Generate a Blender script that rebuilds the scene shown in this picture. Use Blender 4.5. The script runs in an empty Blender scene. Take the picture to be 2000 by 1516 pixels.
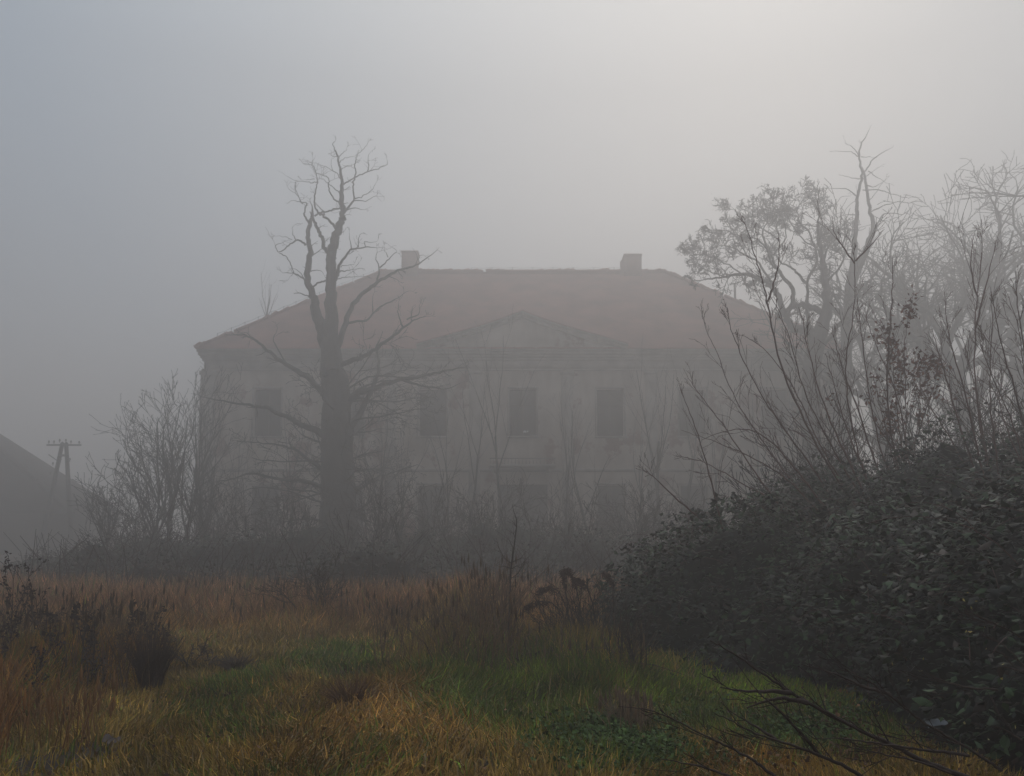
import bpy, math, random
import numpy as np
from mathutils import Vector

C = bpy.context.scene
COL = C.collection
R = math.radians
# ------------------------------------------------------------------ camera
FPX, PITCH, EYE, PYC = 1555.0, R(6), 1.6, 877.0
cd = bpy.data.cameras.new('camera'); cam = bpy.data.objects.new('camera', cd); COL.objects.link(cam)
cam.location = (0, 0, EYE); cam.rotation_euler = (R(90) + PITCH, 0, 0)
cd.sensor_width = 36; cd.lens = 36 * FPX / 2000; cd.shift_y = 119 / 2000
cd.clip_start = 0.05; cd.clip_end = 2000
C.camera = cam
# ------------------------------------------------------------------ world, sun, exposure
SUN_EL, SUN_AZ = R(34), R(20)            # azimuth measured from +Y (view direction) towards +X
w = bpy.data.worlds.new('World'); C.world = w; w.use_nodes = True
nt = w.node_tree; nt.nodes.clear(); N = nt.nodes.new; L = nt.links.new
out = N('ShaderNodeOutputWorld'); bg = N('ShaderNodeBackground'); bg.inputs['Strength'].default_value = 0.1
sky = N('ShaderNodeTexSky'); sky.sky_type = 'NISHITA'; sky.sun_disc = False
sky.sun_elevation = SUN_EL; sky.sun_rotation = SUN_AZ
tc = N('ShaderNodeTexCoord'); sep = N('ShaderNodeSeparateXYZ'); L(tc.outputs['Generated'], sep.inputs[0])
def dotn(v):
    n = N('ShaderNodeVectorMath'); n.operation = 'DOT_PRODUCT'; n.inputs[1].default_value = v
    L(tc.outputs['Generated'], n.inputs[0]); return n.outputs['Value']
def ramp(src, stops):
    r = N('ShaderNodeValToRGB'); e = r.color_ramp.elements
    mr = N('ShaderNodeMapRange'); mr.inputs['From Min'].default_value = -1; mr.inputs['From Max'].default_value = 1
    L(src, mr.inputs['Value']); L(mr.outputs[0], r.inputs[0])
    while len(e) < len(stops): e.new(0.5)
    for k, (p, c) in enumerate(stops): e[k].position = (p + 1) / 2; e[k].color = (*c, 1)
    return r.outputs['Color']
# overcast fog-lit cloud layer: warm and bright towards the hidden sun, cooler and dimmer away from it
sd = Vector((math.sin(SUN_AZ) * math.cos(SUN_EL), math.cos(SUN_AZ) * math.cos(SUN_EL), math.sin(SUN_EL)))
cloud = ramp(dotn(sd), [(-1.0, (.25, .25, .255)), (0.0, (.27, .275, .285)), (0.45, (.22, .29, .37)), (0.70, (.30, .38, .47)),
                        (0.88, (.50, .53, .555)), (1.0, (.68, .67, .65))])
elev = ramp(sep.outputs['Z'], [(-0.05, (.07, .066, .062)), (0.0, (.16, .15, .14)), (0.22, (.34, .338, .336)), (0.5, (.40, .40, .40)), (0.62, (.55, .55, .55)), (0.8, (1, .97, .93)), (1.0, (1, .97, .93))])
mul = N('ShaderNodeMix'); mul.data_type = 'RGBA'; mul.blend_type = 'MULTIPLY'; mul.inputs['Factor'].default_value = 1
L(cloud, mul.inputs['A']); L(elev, mul.inputs['B'])
sc = N('ShaderNodeVectorMath'); sc.operation = 'SCALE'; sc.inputs['Scale'].default_value = 24; L(mul.outputs['Result'], sc.inputs[0])
mx = N('ShaderNodeMix'); mx.data_type = 'RGBA'; mx.inputs['Factor'].default_value = 0.93
L(sky.outputs[0], mx.inputs['A']); L(sc.outputs[0], mx.inputs['B']); L(mx.outputs['Result'], bg.inputs['Color'])
L(bg.outputs[0], out.inputs['Surface'])

sl = bpy.data.lights.new('sun', 'SUN'); sl.energy = 0.5;  sl.angle = R(30); sl.color = (1, .95, .88)
so = bpy.data.objects.new('sun', sl); COL.objects.link(so)
so.rotation_euler = (-sd).to_track_quat('-Z', 'Y').to_euler()
C.view_settings.view_transform = 'Standard'; C.view_settings.look = 'None'
C.view_settings.exposure = 0.0; C.view_settings.gamma = 1
C.render.engine = 'CYCLES'
C.cycles.max_bounces = 6; C.cycles.volume_bounces = 3; C.cycles.diffuse_bounces = 2; C.cycles.glossy_bounces = 2
C.cycles.transparent_max_bounces = 8
HAZE = 0.0171
FS = 1.286                                # spacing of everything beyond the meadow

# ------------------------------------------------------------------ helpers
_c, _s = math.cos(PITCH), math.sin(PITCH)
def at(px, py, Y):
    """world point at depth Y seen at photo pixel px,py"""
    u = (px - 1000) / FPX; v = (PYC - py) / FPX; t = Y / (_c - v * _s)
    return np.array([u * t, Y, EYE + t * (v * _c + _s)])
def mpp(py, Y):
    v = (PYC - py) / FPX; return Y / (_c - v * _s) / FPX
def gp(px, py):
    """ground plane point seen at px,py"""
    v = (PYC - py) / FPX; k = -(v * _c + _s); t = EYE / k
    return np.array([(px - 1000) / FPX * t, t * (_c - v * _s)])
def vnoise(x, y, seed=0):
    x = np.asarray(x, float); y = np.asarray(y, float)
    xi = np.floor(x).astype(np.int64); yi = np.floor(y).astype(np.int64); fx = x - xi; fy = y - yi
    fx = fx * fx * (3 - 2 * fx); fy = fy * fy * (3 - 2 * fy)
    def h(a, b):
        n = (a * 374761393 + b * 668265263 + seed * 974711) & 0x7fffffff
        n = ((n ^ (n >> 13)) * 1274126177) & 0x7fffffff
        return ((n ^ (n >> 16)) & 0xffff) / 65535.0
    return (h(xi, yi) * (1 - fx) + h(xi + 1, yi) * fx) * (1 - fy) + (h(xi, yi + 1) * (1 - fx) + h(xi + 1, yi + 1) * fx) * fy
def fbm(x, y, seed=0, o=4):
    s = 0; a = .5
    for k in range(o): s = s + a * vnoise(x * 2 ** k, y * 2 ** k, seed + k); a *= .5
    return s / (1 - .5 ** o)

class MB:
    def __init__(s): s.V = []; s.Q = []; s.T = []; s.K = []; s.n = 0
    def add(s, v, q=None, t=None, col=None):
        v = np.asarray(v, float); s.V.append(v)
        if q is not None and len(q): s.Q.append(np.asarray(q, np.int64) + s.n)
        if t is not None and len(t): s.T.append(np.asarray(t, np.int64) + s.n)
        if col is not None: s.K.append(np.broadcast_to(np.asarray(col, float), (len(v), 3)))
        s.n += len(v)
    def tube(s, P, r, k=5, cap=True):
        P = np.asarray(P, float); n = len(P); r = np.broadcast_to(np.asarray(r, float), (n,))
        T = np.gradient(P, axis=0); T /= np.linalg.norm(T, axis=1)[:, None] + 1e-9
        m = P[-1] - P[0]; ref = np.array([0, 0, 1.]) if abs(m[2]) < .8 * np.linalg.norm(m) else np.array([1., .3, 0])
        A = np.cross(T, ref); A /= np.linalg.norm(A, axis=1)[:, None] + 1e-9; B = np.cross(T, A)
        a = np.arange(k) * 2 * math.pi / k
        rm = 1.0
        if k >= 14: rm = (1 + .07 * np.sin(a * 5 + 1.3) + .05 * np.sin(a * 9 + .4))[None, :, None]
        ring = P[:, None] + rm * r[:, None, None] * (np.cos(a)[None, :, None] * A[:, None] + np.sin(a)[None, :, None] * B[:, None])
        i = np.arange(n - 1)[:, None] * k; j = np.arange(k)[None]; j2 = (j + 1) % k
        q = np.stack([i + j, i + j2, i + k + j2, i + k + j], -1).reshape(-1, 4)
        v = ring.reshape(-1, 3); t = None
        if cap:
            v = np.vstack([v, P[-1] + T[-1] * r[-1]]); b = (n - 1) * k; jj = np.arange(k)
            t = np.stack([b + jj, b + (jj + 1) % k, np.full(k, n * k)], -1)
        s.add(v, q, t)
    def box(s, x0, x1, y0, y1, z0, z1):
        v = [(x, y, z) for x in (x0, x1) for y in (y0, y1) for z in (z0, z1)]
        s.add(v, [(0, 1, 3, 2), (4, 6, 7, 5), (0, 4, 5, 1), (2, 3, 7, 6), (0, 2, 6, 4), (1, 5, 7, 3)])
    def prism(s, poly, y0, y1):
        """poly in x,z extruded along y"""
        n = len(poly); v = [(x, y0, z) for x, z in poly] + [(x, y1, z) for x, z in poly]
        q = [(i, (i + 1) % n, n + (i + 1) % n, n + i) for i in range(n)]
        c0 = np.mean(np.array(v[:n]), 0); c1 = np.mean(np.array(v[n:]), 0)
        t = [(2 * n, (i + 1) % n, i) for i in range(n)] + [(2 * n + 1, n + i, n + (i + 1) % n) for i in range(n)]
        s.add(v + [tuple(c0), tuple(c1)], q, t)
    def build(s, name, mat, parent=None, smooth=False):
        V = np.vstack(s.V)
        q = parent
        while q is not None: V = V - np.array(q.location); q = q.parent
        me = bpy.data.meshes.new(name)
        Q = np.vstack(s.Q) if s.Q else np.zeros((0, 4), np.int64); T = np.vstack(s.T) if s.T else np.zeros((0, 3), np.int64)
        nl = Q.size + T.size; nf = len(Q) + len(T)
        me.vertices.add(len(V)); me.vertices.foreach_set('co', V.ravel())
        me.loops.add(nl); me.loops.foreach_set('vertex_index', np.concatenate([Q.ravel(), T.ravel()]).astype(np.int32))
        me.polygons.add(nf)
        st = np.concatenate([np.arange(len(Q)) * 4, Q.size + np.arange(len(T)) * 3]).astype(np.int32)
        me.polygons.foreach_set('loop_start', st)
        if smooth: me.polygons.foreach_set('use_smooth', np.ones(nf, bool))
        me.update(calc_edges=True)
        if s.K:
            K = np.vstack(s.K); a = me.color_attributes.new('tint', 'FLOAT_COLOR', 'POINT')
            a.data.foreach_set('color', np.hstack([K, np.ones((len(K), 1))]).ravel())
        me.materials.append(mat)
        o = bpy.data.objects.new(name, me); COL.objects.link(o)
        if parent is not None: o.parent = parent
        return o
def tag(o, label=None, cat=None, group=None, kind=None):
    if label: o['label'] = label
    if cat: o['category'] = cat
    if group: o['group'] = group
    if kind: o['kind'] = kind
    return o
def thing(name, loc, label, cat, group=None):
    o = bpy.data.objects.new(name, None); COL.objects.link(o); o.location = tuple(loc); o.empty_display_size = .3
    C.view_layers[0].update()
    return tag(o, label, cat, group)

def mat(name, c1, c2, scale=4, rough=.85, bump=0, attr=False, detail=5, spec=.3, stretch=None, trans=0):
    m = bpy.data.materials.new(name); m.use_nodes = True; t = m.node_tree; b = t.nodes['Principled BSDF']
    b.inputs['Roughness'].default_value = rough; b.inputs['Specular IOR Level'].default_value = spec
    tc = t.nodes.new('ShaderNodeTexCoord'); src = tc.outputs['Object']
    if stretch:
        mp = t.nodes.new('ShaderNodeMapping'); mp.inputs['Scale'].default_value = stretch; t.links.new(src, mp.inputs[0]); src = mp.outputs[0]
    n = t.nodes.new('ShaderNodeTexNoise'); n.inputs['Scale'].default_value = scale; n.inputs['Detail'].default_value = detail
    t.links.new(src, n.inputs['Vector'])
    r = t.nodes.new('ShaderNodeValToRGB'); r.color_ramp.elements[0].position = .32; r.color_ramp.elements[1].position = .68
    r.color_ramp.elements[0].color = (*c1, 1); r.color_ramp.elements[1].color = (*c2, 1)
    t.links.new(n.outputs[0], r.inputs[0]); col = r.outputs[0]
    if attr:
        at_ = t.nodes.new('ShaderNodeAttribute'); at_.attribute_name = 'tint'
        mm = t.nodes.new('ShaderNodeMix'); mm.data_type = 'RGBA'; mm.blend_type = 'MULTIPLY'; mm.inputs['Factor'].default_value = 1
        t.links.new(at_.outputs['Color'], mm.inputs['A']); t.links.new(col, mm.inputs['B']); col = mm.outputs['Result']
    t.links.new(col, b.inputs['Base Color'])
    if bump:
        bp = t.nodes.new('ShaderNodeBump'); bp.inputs['Strength'].default_value = bump; bp.inputs['Distance'].default_value = .05
        t.links.new(n.outputs[0], bp.inputs['Height']); t.links.new(bp.outputs[0], b.inputs['Normal'])
    return m
M = {}
M['ground'] = mat('soil', (.018, .011, .006), (.05, .034, .018), 3, .95, .5)
M['grass'] = mat('grass_blades', (.75, .75, .75), (1.2, 1.2, 1.2), 2, .7, attr=True, spec=.2)
M['bark'] = mat('bark', (.025, .02, .018), (.06, .052, .046), 3, .9, .4, stretch=(4, 4, .8))
M['bark_grey'] = mat('bark_grey', (.05, .046, .042), (.11, .1, .09), 3, .9, .4, stretch=(4, 4, .8))
M['twig'] = mat('twig', (.03, .018, .015), (.055, .034, .028), 6, .8)
M['twig_red'] = mat('twig_red', (.075, .026, .02), (.12, .048, .036), 5, .6, spec=.4)
M['leaf_dark'] = mat('leaf_dark', (.7, .7, .7), (1.2, 1.2, 1.2), 3, .5, attr=True, spec=.2)
M['leaf_dry'] = mat('leaf_dry', (.7, .7, .7), (1.2, 1.2, 1.2), 3, .8, attr=True, spec=.2)
M['under'] = mat('undergrowth', (.003, .003, .002), (.008, .007, .005), 5, .95)  # near-black sheet inside the bushes; shade between leaves put into its colour
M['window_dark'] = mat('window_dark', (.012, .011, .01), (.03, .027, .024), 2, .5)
M['wood_old'] = mat('wood_old', (.05, .042, .035), (.1, .085, .07), 5, .85, stretch=(6, 6, 1))
M['pole'] = mat('pole_wood', (.015, .013, .012), (.035, .03, .027), 5, .85, stretch=(6, 6, 1))
M['metal'] = mat('old_metal', (.05, .05, .05), (.12, .11, .1), 8, .6)
M['ceramic'] = mat('ceramic', (.1, .08, .06), (.2, .17, .14), 8, .3)
M['brick'] = mat('chimney_brick', (.15, .08, .062), (.24, .14, .11), 6, .9, .3)
M['cornice'] = mat('cornice_stone', (.16, .145, .13), (.33, .3, .27), 1.2, .9, .3, detail=8)
M['white'] = mat('pale_scrap', (.12, .135, .15), (.24, .26, .29), 8, .6)
M['glint'] = mat('bright_glint', (.7, .7, .7), (.9, .9, .9), 8, .5)  # window light put into a bright colour
M['grave'] = mat('stone', (.06, .045, .04), (.14, .11, .10), 8, .8)

def plaster():
    m = mat('plaster', (.34, .305, .27), (.54, .49, .44), .5, .95, .25, detail=10)
    t = m.node_tree; b = t.nodes['Principled BSDF']; link = b.inputs['Base Color'].links[0]; col = link.from_socket
    tc = t.nodes.new('ShaderNodeTexCoord')
    mp = t.nodes.new('ShaderNodeMapping'); mp.inputs['Scale'].default_value = (.9, 1, .22); t.links.new(tc.outputs['Object'], mp.inputs[0])
    n = t.nodes.new('ShaderNodeTexNoise'); n.inputs['Scale'].default_value = 1.1; n.inputs['Detail'].default_value = 6; t.links.new(mp.outputs[0], n.inputs['Vector'])
    r = t.nodes.new('ShaderNodeValToRGB'); r.color_ramp.elements[0].position = .38; r.color_ramp.elements[1].position = .6
    r.color_ramp.elements[0].color = (.72, .68, .65, 1); r.color_ramp.elements[1].color = (1, 1, 1, 1); t.links.new(n.outputs[0], r.inputs[0])
    mm = t.nodes.new('ShaderNodeMix'); mm.data_type = 'RGBA'; mm.blend_type = 'MULTIPLY'; mm.inputs['Factor'].default_value = 1
    t.links.new(col, mm.inputs['A']); t.links.new(r.outputs[0], mm.inputs['B'])
    # patches where the render fell off and the brick shows
    n2 = t.nodes.new('ShaderNodeTexNoise'); n2.inputs['Scale'].default_value = .35; n2.inputs['Detail'].default_value = 9; n2.inputs['Roughness'].default_value = .65
    t.links.new(tc.outputs['Object'], n2.inputs['Vector'])
    r2 = t.nodes.new('ShaderNodeValToRGB'); r2.color_ramp.elements[0].position = .56; r2.color_ramp.elements[1].position = .6; t.links.new(n2.outputs[0], r2.inputs[0])
    m2 = t.nodes.new('ShaderNodeMix'); m2.data_type = 'RGBA'; t.links.new(r2.outputs[0], m2.inputs['Factor'])
    t.links.new(mm.outputs['Result'], m2.inputs['A']); m2.inputs['B'].default_value = (.17, .085, .065, 1)
    t.links.new(m2.outputs['Result'], b.inputs['Base Color'])
    return m
M['plaster'] = plaster()
def tiles(name, c1, c2, rows):
    m = mat(name, c1, c2, .55, .85, 0, detail=10)
    t = m.node_tree; b = t.nodes['Principled BSDF']; tc = t.nodes.new('ShaderNodeTexCoord')
    wv = t.nodes.new('ShaderNodeTexWave'); wv.wave_type = 'BANDS'; wv.bands_direction = 'Z'; wv.wave_profile = 'SAW'; wv.inputs['Scale'].default_value = rows
    wv.inputs['Distortion'].default_value = .9
    t.links.new(tc.outputs['Object'], wv.inputs['Vector'])
    wx = t.nodes.new('ShaderNodeTexWave'); wx.wave_type = 'BANDS'; wx.bands_direction = 'X'; wx.inputs['Scale'].default_value = 4.0; t.links.new(tc.outputs['Object'], wx.inputs['Vector'])
    ad = t.nodes.new('ShaderNodeMath'); ad.operation = 'ADD'; t.links.new(wv.outputs['Fac'], ad.inputs[0]); t.links.new(wx.outputs['Fac'], ad.inputs[1])
    bp = t.nodes.new('ShaderNodeBump'); bp.inputs['Strength'].default_value = .9; bp.inputs['Distance'].default_value = .08
    t.links.new(ad.outputs[0], bp.inputs['Height']); t.links.new(bp.outputs[0], b.inputs['Normal'])
    return m
M['tile'] = tiles('roof_tile', (.20, .07, .05), (.40, .16, .12), 1.1)
M['tile_old'] = tiles('roof_tile_old', (.045, .036, .032), (.085, .068, .06), 1.1)

# ------------------------------------------------------------------ ground
BL = {}   # blobs in world coordinates: (x, y, sx, sy)
def blob(px0, px1, py0, py1):
    a = gp(px0, py1); b = gp(px1, py0); c = gp((px0 + px1) / 2, (py0 + py1) / 2)
    return (c[0], c[1], max(.12, (px1 - px0) / 2 / FPX * c[1]), max(.15, (b[1] - a[1]) / 2))
def bw(x, y, bs):
    s = 0
    for (cx, cy, sx, sy) in bs: s = np.maximum(s, np.exp(-(((x - cx) / sx) ** 2 + ((y - cy) / sy) ** 2) ** 1.5))
    return s
HUMP = [blob(620, 960, 1350, 1530)]
def gh(x, y):
    x = np.asarray(x, float); y = np.asarray(y, float)
    return .22 * (fbm(x * .35 + 7, y * .35, 3) - .5) + .10 * (fbm(x * 1.6, y * 1.6, 9, 3) - .5) + .13 * bw(x, y, HUMP)
def grid(x0, x1, nx, y0, y1, ny):
    xs = np.linspace(x0, x1, nx); ys = np.linspace(y0, y1, ny); X, Y = np.meshgrid(xs, ys)
    i = (np.arange(ny - 1)[:, None] * nx + np.arange(nx - 1)[None]).ravel()
    return X.ravel(), Y.ravel(), np.stack([i, i + 1, i + nx + 1, i + nx], -1)
m = MB()
u = np.linspace(-1, 1, 241); xs = 118 * np.sign(u) * np.abs(u) ** 2.4
v = np.linspace(-1, 1, 301); ys = np.where(v < 0, 8 + 36 * -(np.abs(v) ** 1.6), 8 + 170 * np.abs(v) ** 2.2)
X, Y = np.meshgrid(xs, ys); nx = len(xs); i = (np.arange(len(ys) - 1)[:, None] * nx + np.arange(nx - 1)[None]).ravel()
m.add(np.stack([X.ravel(), Y.ravel(), gh(X.ravel(), Y.ravel())], -1), np.stack([i, i + 1, i + nx + 1, i + nx], -1))
tag(m.build('ground', M['ground'], smooth=True), kind='structure')

# ------------------------------------------------------------------ manor house
FY = 42.0 * FS
zc = at(1020, 684, FY)[2]                 # top of the cornice
xcn = at(1020, 800, FY)[0]
BD = 16.0 * FS; OV = .5                     # eaves overhang
HW = xcn - OV - at(382, 684, FY - OV)[0]
def X_(px, py=850): return float(at(px, py, FY)[0])
def Z_(py): return float(at(1020, py, FY)[2])
house = thing('manor_house', (xcn, FY, 0), 'large derelict two-storey manor house with red hipped roof and central pediment, fading in the fog', 'manor house')
up = [522, 684, 845, 1021, 1192, 1353, 1515]
rng = random.Random(4)
ops = []
for k, px in enumerate(up):
    x = xcn + (px - 1020) * mpp(800, FY); ops.append((x - .92, x + .92, Z_(852), Z_(760), 'u'))
for k, px in enumerate(up):
    x = xcn + (px - 1020) * mpp(800, FY)
    if k == 3: ops.append((x - 1.68, x + 1.68, -.1, Z_(946), 'd'))
    else: ops.append((x - .95, x + .95, Z_(1042), Z_(948), 'l'))
def facade(mb, x0, x1, z0, z1, y, ops, depth=.5):
    xs = sorted({x0, x1, *[o[0] for o in ops], *[o[1] for o in ops]}); zs = sorted({z0, z1, *[max(z0, o[2]) for o in ops], *[o[3] for o in ops]})
    for a, b in zip(xs, xs[1:]):
        for c, d in zip(zs, zs[1:]):
            mx_, mz = (a + b) / 2, (c + d) / 2
            if any(o[0] < mx_ < o[1] and o[2] < mz < o[3] for o in ops): continue
            mb.add([(a, y, c), (b, y, c), (b, y, d), (a, y, d)], [(0, 1, 2, 3)])
    for o in ops:
        a, b, c, d = o[0], o[1], max(o[2], z0), o[3]; e = y + depth
        mb.add([(a, y, c), (a, y, d), (b, y, d), (b, y, c), (a, e, c), (a, e, d), (b, e, d), (b, e, c)],
               [(0, 1, 5, 4), (1, 2, 6, 5), (2, 3, 7, 6), (3, 0, 4, 7)])
m = MB(); xl, xr = xcn - HW, xcn + HW
zt = zc - 1.35
facade(m, xl, xr, -.6, zt, FY, ops)
m.add([(xl, FY, -.6), (xl, FY, zt), (xl, FY + BD, zt), (xl, FY + BD, -.6)], [(0, 1, 2, 3)])
m.add([(xr, FY, -.6), (xr, FY, zt), (xr, FY + BD, zt), (xr, FY + BD, -.6)], [(3, 2, 1, 0)])
m.add([(xl, FY + BD, -.6), (xr, FY + BD, -.6), (xr, FY + BD, zt), (xl, FY + BD, zt)], [(0, 1, 2, 3)])
m.build('wall', M['plaster'], house)
# inner shell so the openings look into dark rooms
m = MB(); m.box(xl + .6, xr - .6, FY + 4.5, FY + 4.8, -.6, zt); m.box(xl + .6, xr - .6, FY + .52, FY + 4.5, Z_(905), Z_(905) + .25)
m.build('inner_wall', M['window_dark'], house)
# pilasters, one mesh each
for px, wd in ((405, .5), (765, .38), (927, .38), (1108, .38), (1272, .38), (1636, .5)):
    x = xcn + (px - 1020) * mpp(800, FY); m = MB()
    m.box(x - wd, x + wd, FY - .14, FY - .003, .6, zt - .4); m.box(x - wd - .09, x + wd + .09, FY - .2, FY - .003, -.3, .6); m.box(x - wd - .09, x + wd + .09, FY - .2, FY - .003, zt - .4, zt - .123)
    m.build('pilaster', M['cornice'], house)
# entablature: frieze and stepped cornice all round
m = MB()
for d, a, b in ((.05, zt, zc - .78), (.17, zc - 1.47, zt - .002), (.16, zc - .78, zc - .60), (.26, zc - .60, zc - .42), (.38, zc - .42, zc - .2), (OV - .04, zc - .2, zc)):
    m.box(xl - d, xr + d, FY - d, FY + BD + d, a, b)
m.build('cornice', M['cornice'], house)
m = MB(); z = Z_(922)
m.box(xl - .07, xr + .07, FY - .08, FY - .002, z, z + .22); m.build('string_course', M['cornice'], house)
# windows: each its own part with sill and remains of a frame
protos = {}
for (a, b, c, d, kind) in ops:
    m = MB(); f = .07; y = FY + .32; c2 = max(c, 0)
    m.box(a, a + f, y, y + .08, c2, d); m.box(b - f, b, y, y + .08, c2, d); m.box(a + f, b - f, y, y + .08, d - f, d); m.box(a + f, b - f, y, y + .08, c2, c2 + f)
    x = (a + b) / 2
    if kind == 'd':
        wn = m.build('door', M['wood_old'], house); p = MB(); p.box(a + f, x - .004, y + .02, y + .06, c2 + f, d - .75); p.box(x + .004, b - f, y + .1, y + .14, c2 + f, d - .75); p.build('door_leaf', M['window_dark'], wn)
        continue
    if rng.random() < .8: m.box(x - .04, x + .04, y + .003, y + .07, c2 + f, d - f)
    if rng.random() < .7: m.box(a + f, b - f, y + .01, y + .06, c + (d - c) * .66, c + (d - c) * .66 + .06)
    wn = m.build('window', M['wood_old'], house)
    p = MB(); p.box(a - .18, b + .18, FY - .16, FY + .31, c - .15, c - .003); p.build('sill', M['cornice'], wn)
    p = MB(); p.box(a - .13, b + .13, FY - .05, FY - .002, d + .02, d + .16)
    p.box(a - .13, a - .01, FY - .05, FY - .002, c, d + .02); p.box(b + .01, b + .13, FY - .05, FY - .002, c, d + .02); p.build('surround', M['cornice'], wn)
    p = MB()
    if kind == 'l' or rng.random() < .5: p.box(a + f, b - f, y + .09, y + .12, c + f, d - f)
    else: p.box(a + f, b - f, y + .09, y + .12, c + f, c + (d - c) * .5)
    p.build('recess_shade', M['window_dark'], wn)  # near-black panel, shade of the window recess put into its colour
m = MB(); q = at(1027, 845, FY - .02); m.box(q[0] - .18, q[0] + .02, q[1], q[1] + .02, q[2], q[2] + .13); m.box(q[0] + .05, q[0] + .17, q[1], q[1] + .02, q[2] + .02, q[2] + .12)  # small white pieces standing in for light in the window
o = m.build('fleck', M['glint'], house); o['label'] = 'small bright white scrap standing for light in the central upper window'
# balcony over the door
m = MB(); bx0, bx1 = xcn - 2.2, xcn + 2.2; zb = Z_(915)
m.box(bx0, bx1, FY - 1.25, FY - .003, zb, zb + .2)
bal = m.build('balcony', M['cornice'], house)
m = MB()
for i_ in range(19):
    x = bx0 + .05 + i_ * (bx1 - bx0 - .1) / 18; m.box(x - .02, x + .02, FY - 1.2, FY - 1.16, zb + .2, zb + .55)
m.box(bx0, bx1, FY - 1.22, FY - 1.14, zb + .55, zb + .61); m.build('railing', M['metal'], bal)
m = MB()
for x in (bx0 + .3, bx1 - .6):
    m.box(x, x + .3, FY - .9, FY - .003, zb - .35, zb - .003)
m.build('bracket', M['cornice'], bal)
# roof
RY = FY + BD / 2
rl = at(745, 531, RY); rr = at(1298, 535, RY); zr = rl[2]; e = OV + .03
exl, exr, ey0, ey1, ez = xl - e, xr + e, FY - e, FY + BD + e, zc + .02
m = MB()
def roofquad(A, B, D, E, nu, nv, amp):
    A, B, D, E = map(np.array, (A, B, D, E)); U, W = np.meshgrid(np.linspace(0, 1, nu), np.linspace(0, 1, nv)); U = U.ravel()[:, None]; W = W.ravel()[:, None]
    P = (A * (1 - U) + B * U) * (1 - W) + (E * (1 - U) + D * U) * W
    sag = amp * (fbm(P[:, 0] * .3 + P[:, 1] * .5, P[:, 2] * .4, 21, 3) - .5) * (np.sin(np.clip(W[:, 0], 0, 1) * math.pi))
    P[:, 2] += sag - .16 * W[:, 0] ** 6 * (amp > 0) * (.5 + fbm(P[:, 0] * .25, P[:, 0] * 0, 91, 2))
    i = (np.arange(nv - 1)[:, None] * nu + np.arange(nu - 1)[None]).ravel()
    m.add(P, np.stack([i, i + 1, i + nu + 1, i + nu], -1))
RL = (rl[0], RY, zr); RR = (rr[0], RY, zr)
roofquad((exl, ey0, ez), (exr, ey0, ez), RR, RL, 80, 30, .25)
roofquad((exr, ey1, ez), (exl, ey1, ez), RL, RR, 20, 8, 0)
roofquad((exl, ey1, ez), (exl, ey0, ez), RL, RL, 20, 12, 0)
roofquad((exr, ey0, ez), (exr, ey1, ez), RR, RR, 20, 12, 0)
m.add([(exl, ey0, ez), (exr, ey0, ez), (exr, ey1, ez), (exl, ey1, ez)], [(3, 2, 1, 0)])
roof = m.build('roof', M['tile'], house)
# ragged hip and ridge tiles, eave tiles
m = MB(); rg = random.Random(8)
def caps(A, B, step=.36):
    A = np.array(A); B = np.array(B); n = int(np.linalg.norm(B - A) / step); T = (B - A) / n
    for k in range(n):
        if rg.random() < .06: continue
        p = A + T * k; q = A + T * (k + 1.12); h = .06 + rg.random() ** 3 * .16
        m.tube([p + [0, 0, h * .3], q + [0, 0, h]], [.17, .13], 6)
    return
caps((exl, ey0, ez), RL); caps((exr, ey0, ez), RR); caps(RL, RR); caps((exl, ey1, ez), RL); caps((exr, ey1, ez), RR)
m.build('ridge_cap', M['tile'], roof)
m = MB(); x = exl
while x < exr:
    if rg.random() > .07:
        d = rg.random() * .07; m.add([(x, ey0 - d, ez - .05), (x + .22, ey0 - d, ez - .05), (x + .22, ey0 + .4, ez + .22), (x, ey0 + .4, ez + .22),
                                      (x, ey0 - d, ez + .02), (x + .22, ey0 - d, ez + .02), (x + .22, ey0 + .4, ez + .28), (x, ey0 + .4, ez + .28)],
                                     [(0, 1, 5, 4), (4, 5, 6, 7), (0, 4, 7, 3), (1, 2, 6, 5)])
    x += .25
m.build('eave_tile', M['tile'], roof)['kind'] = 'stuff'
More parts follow.
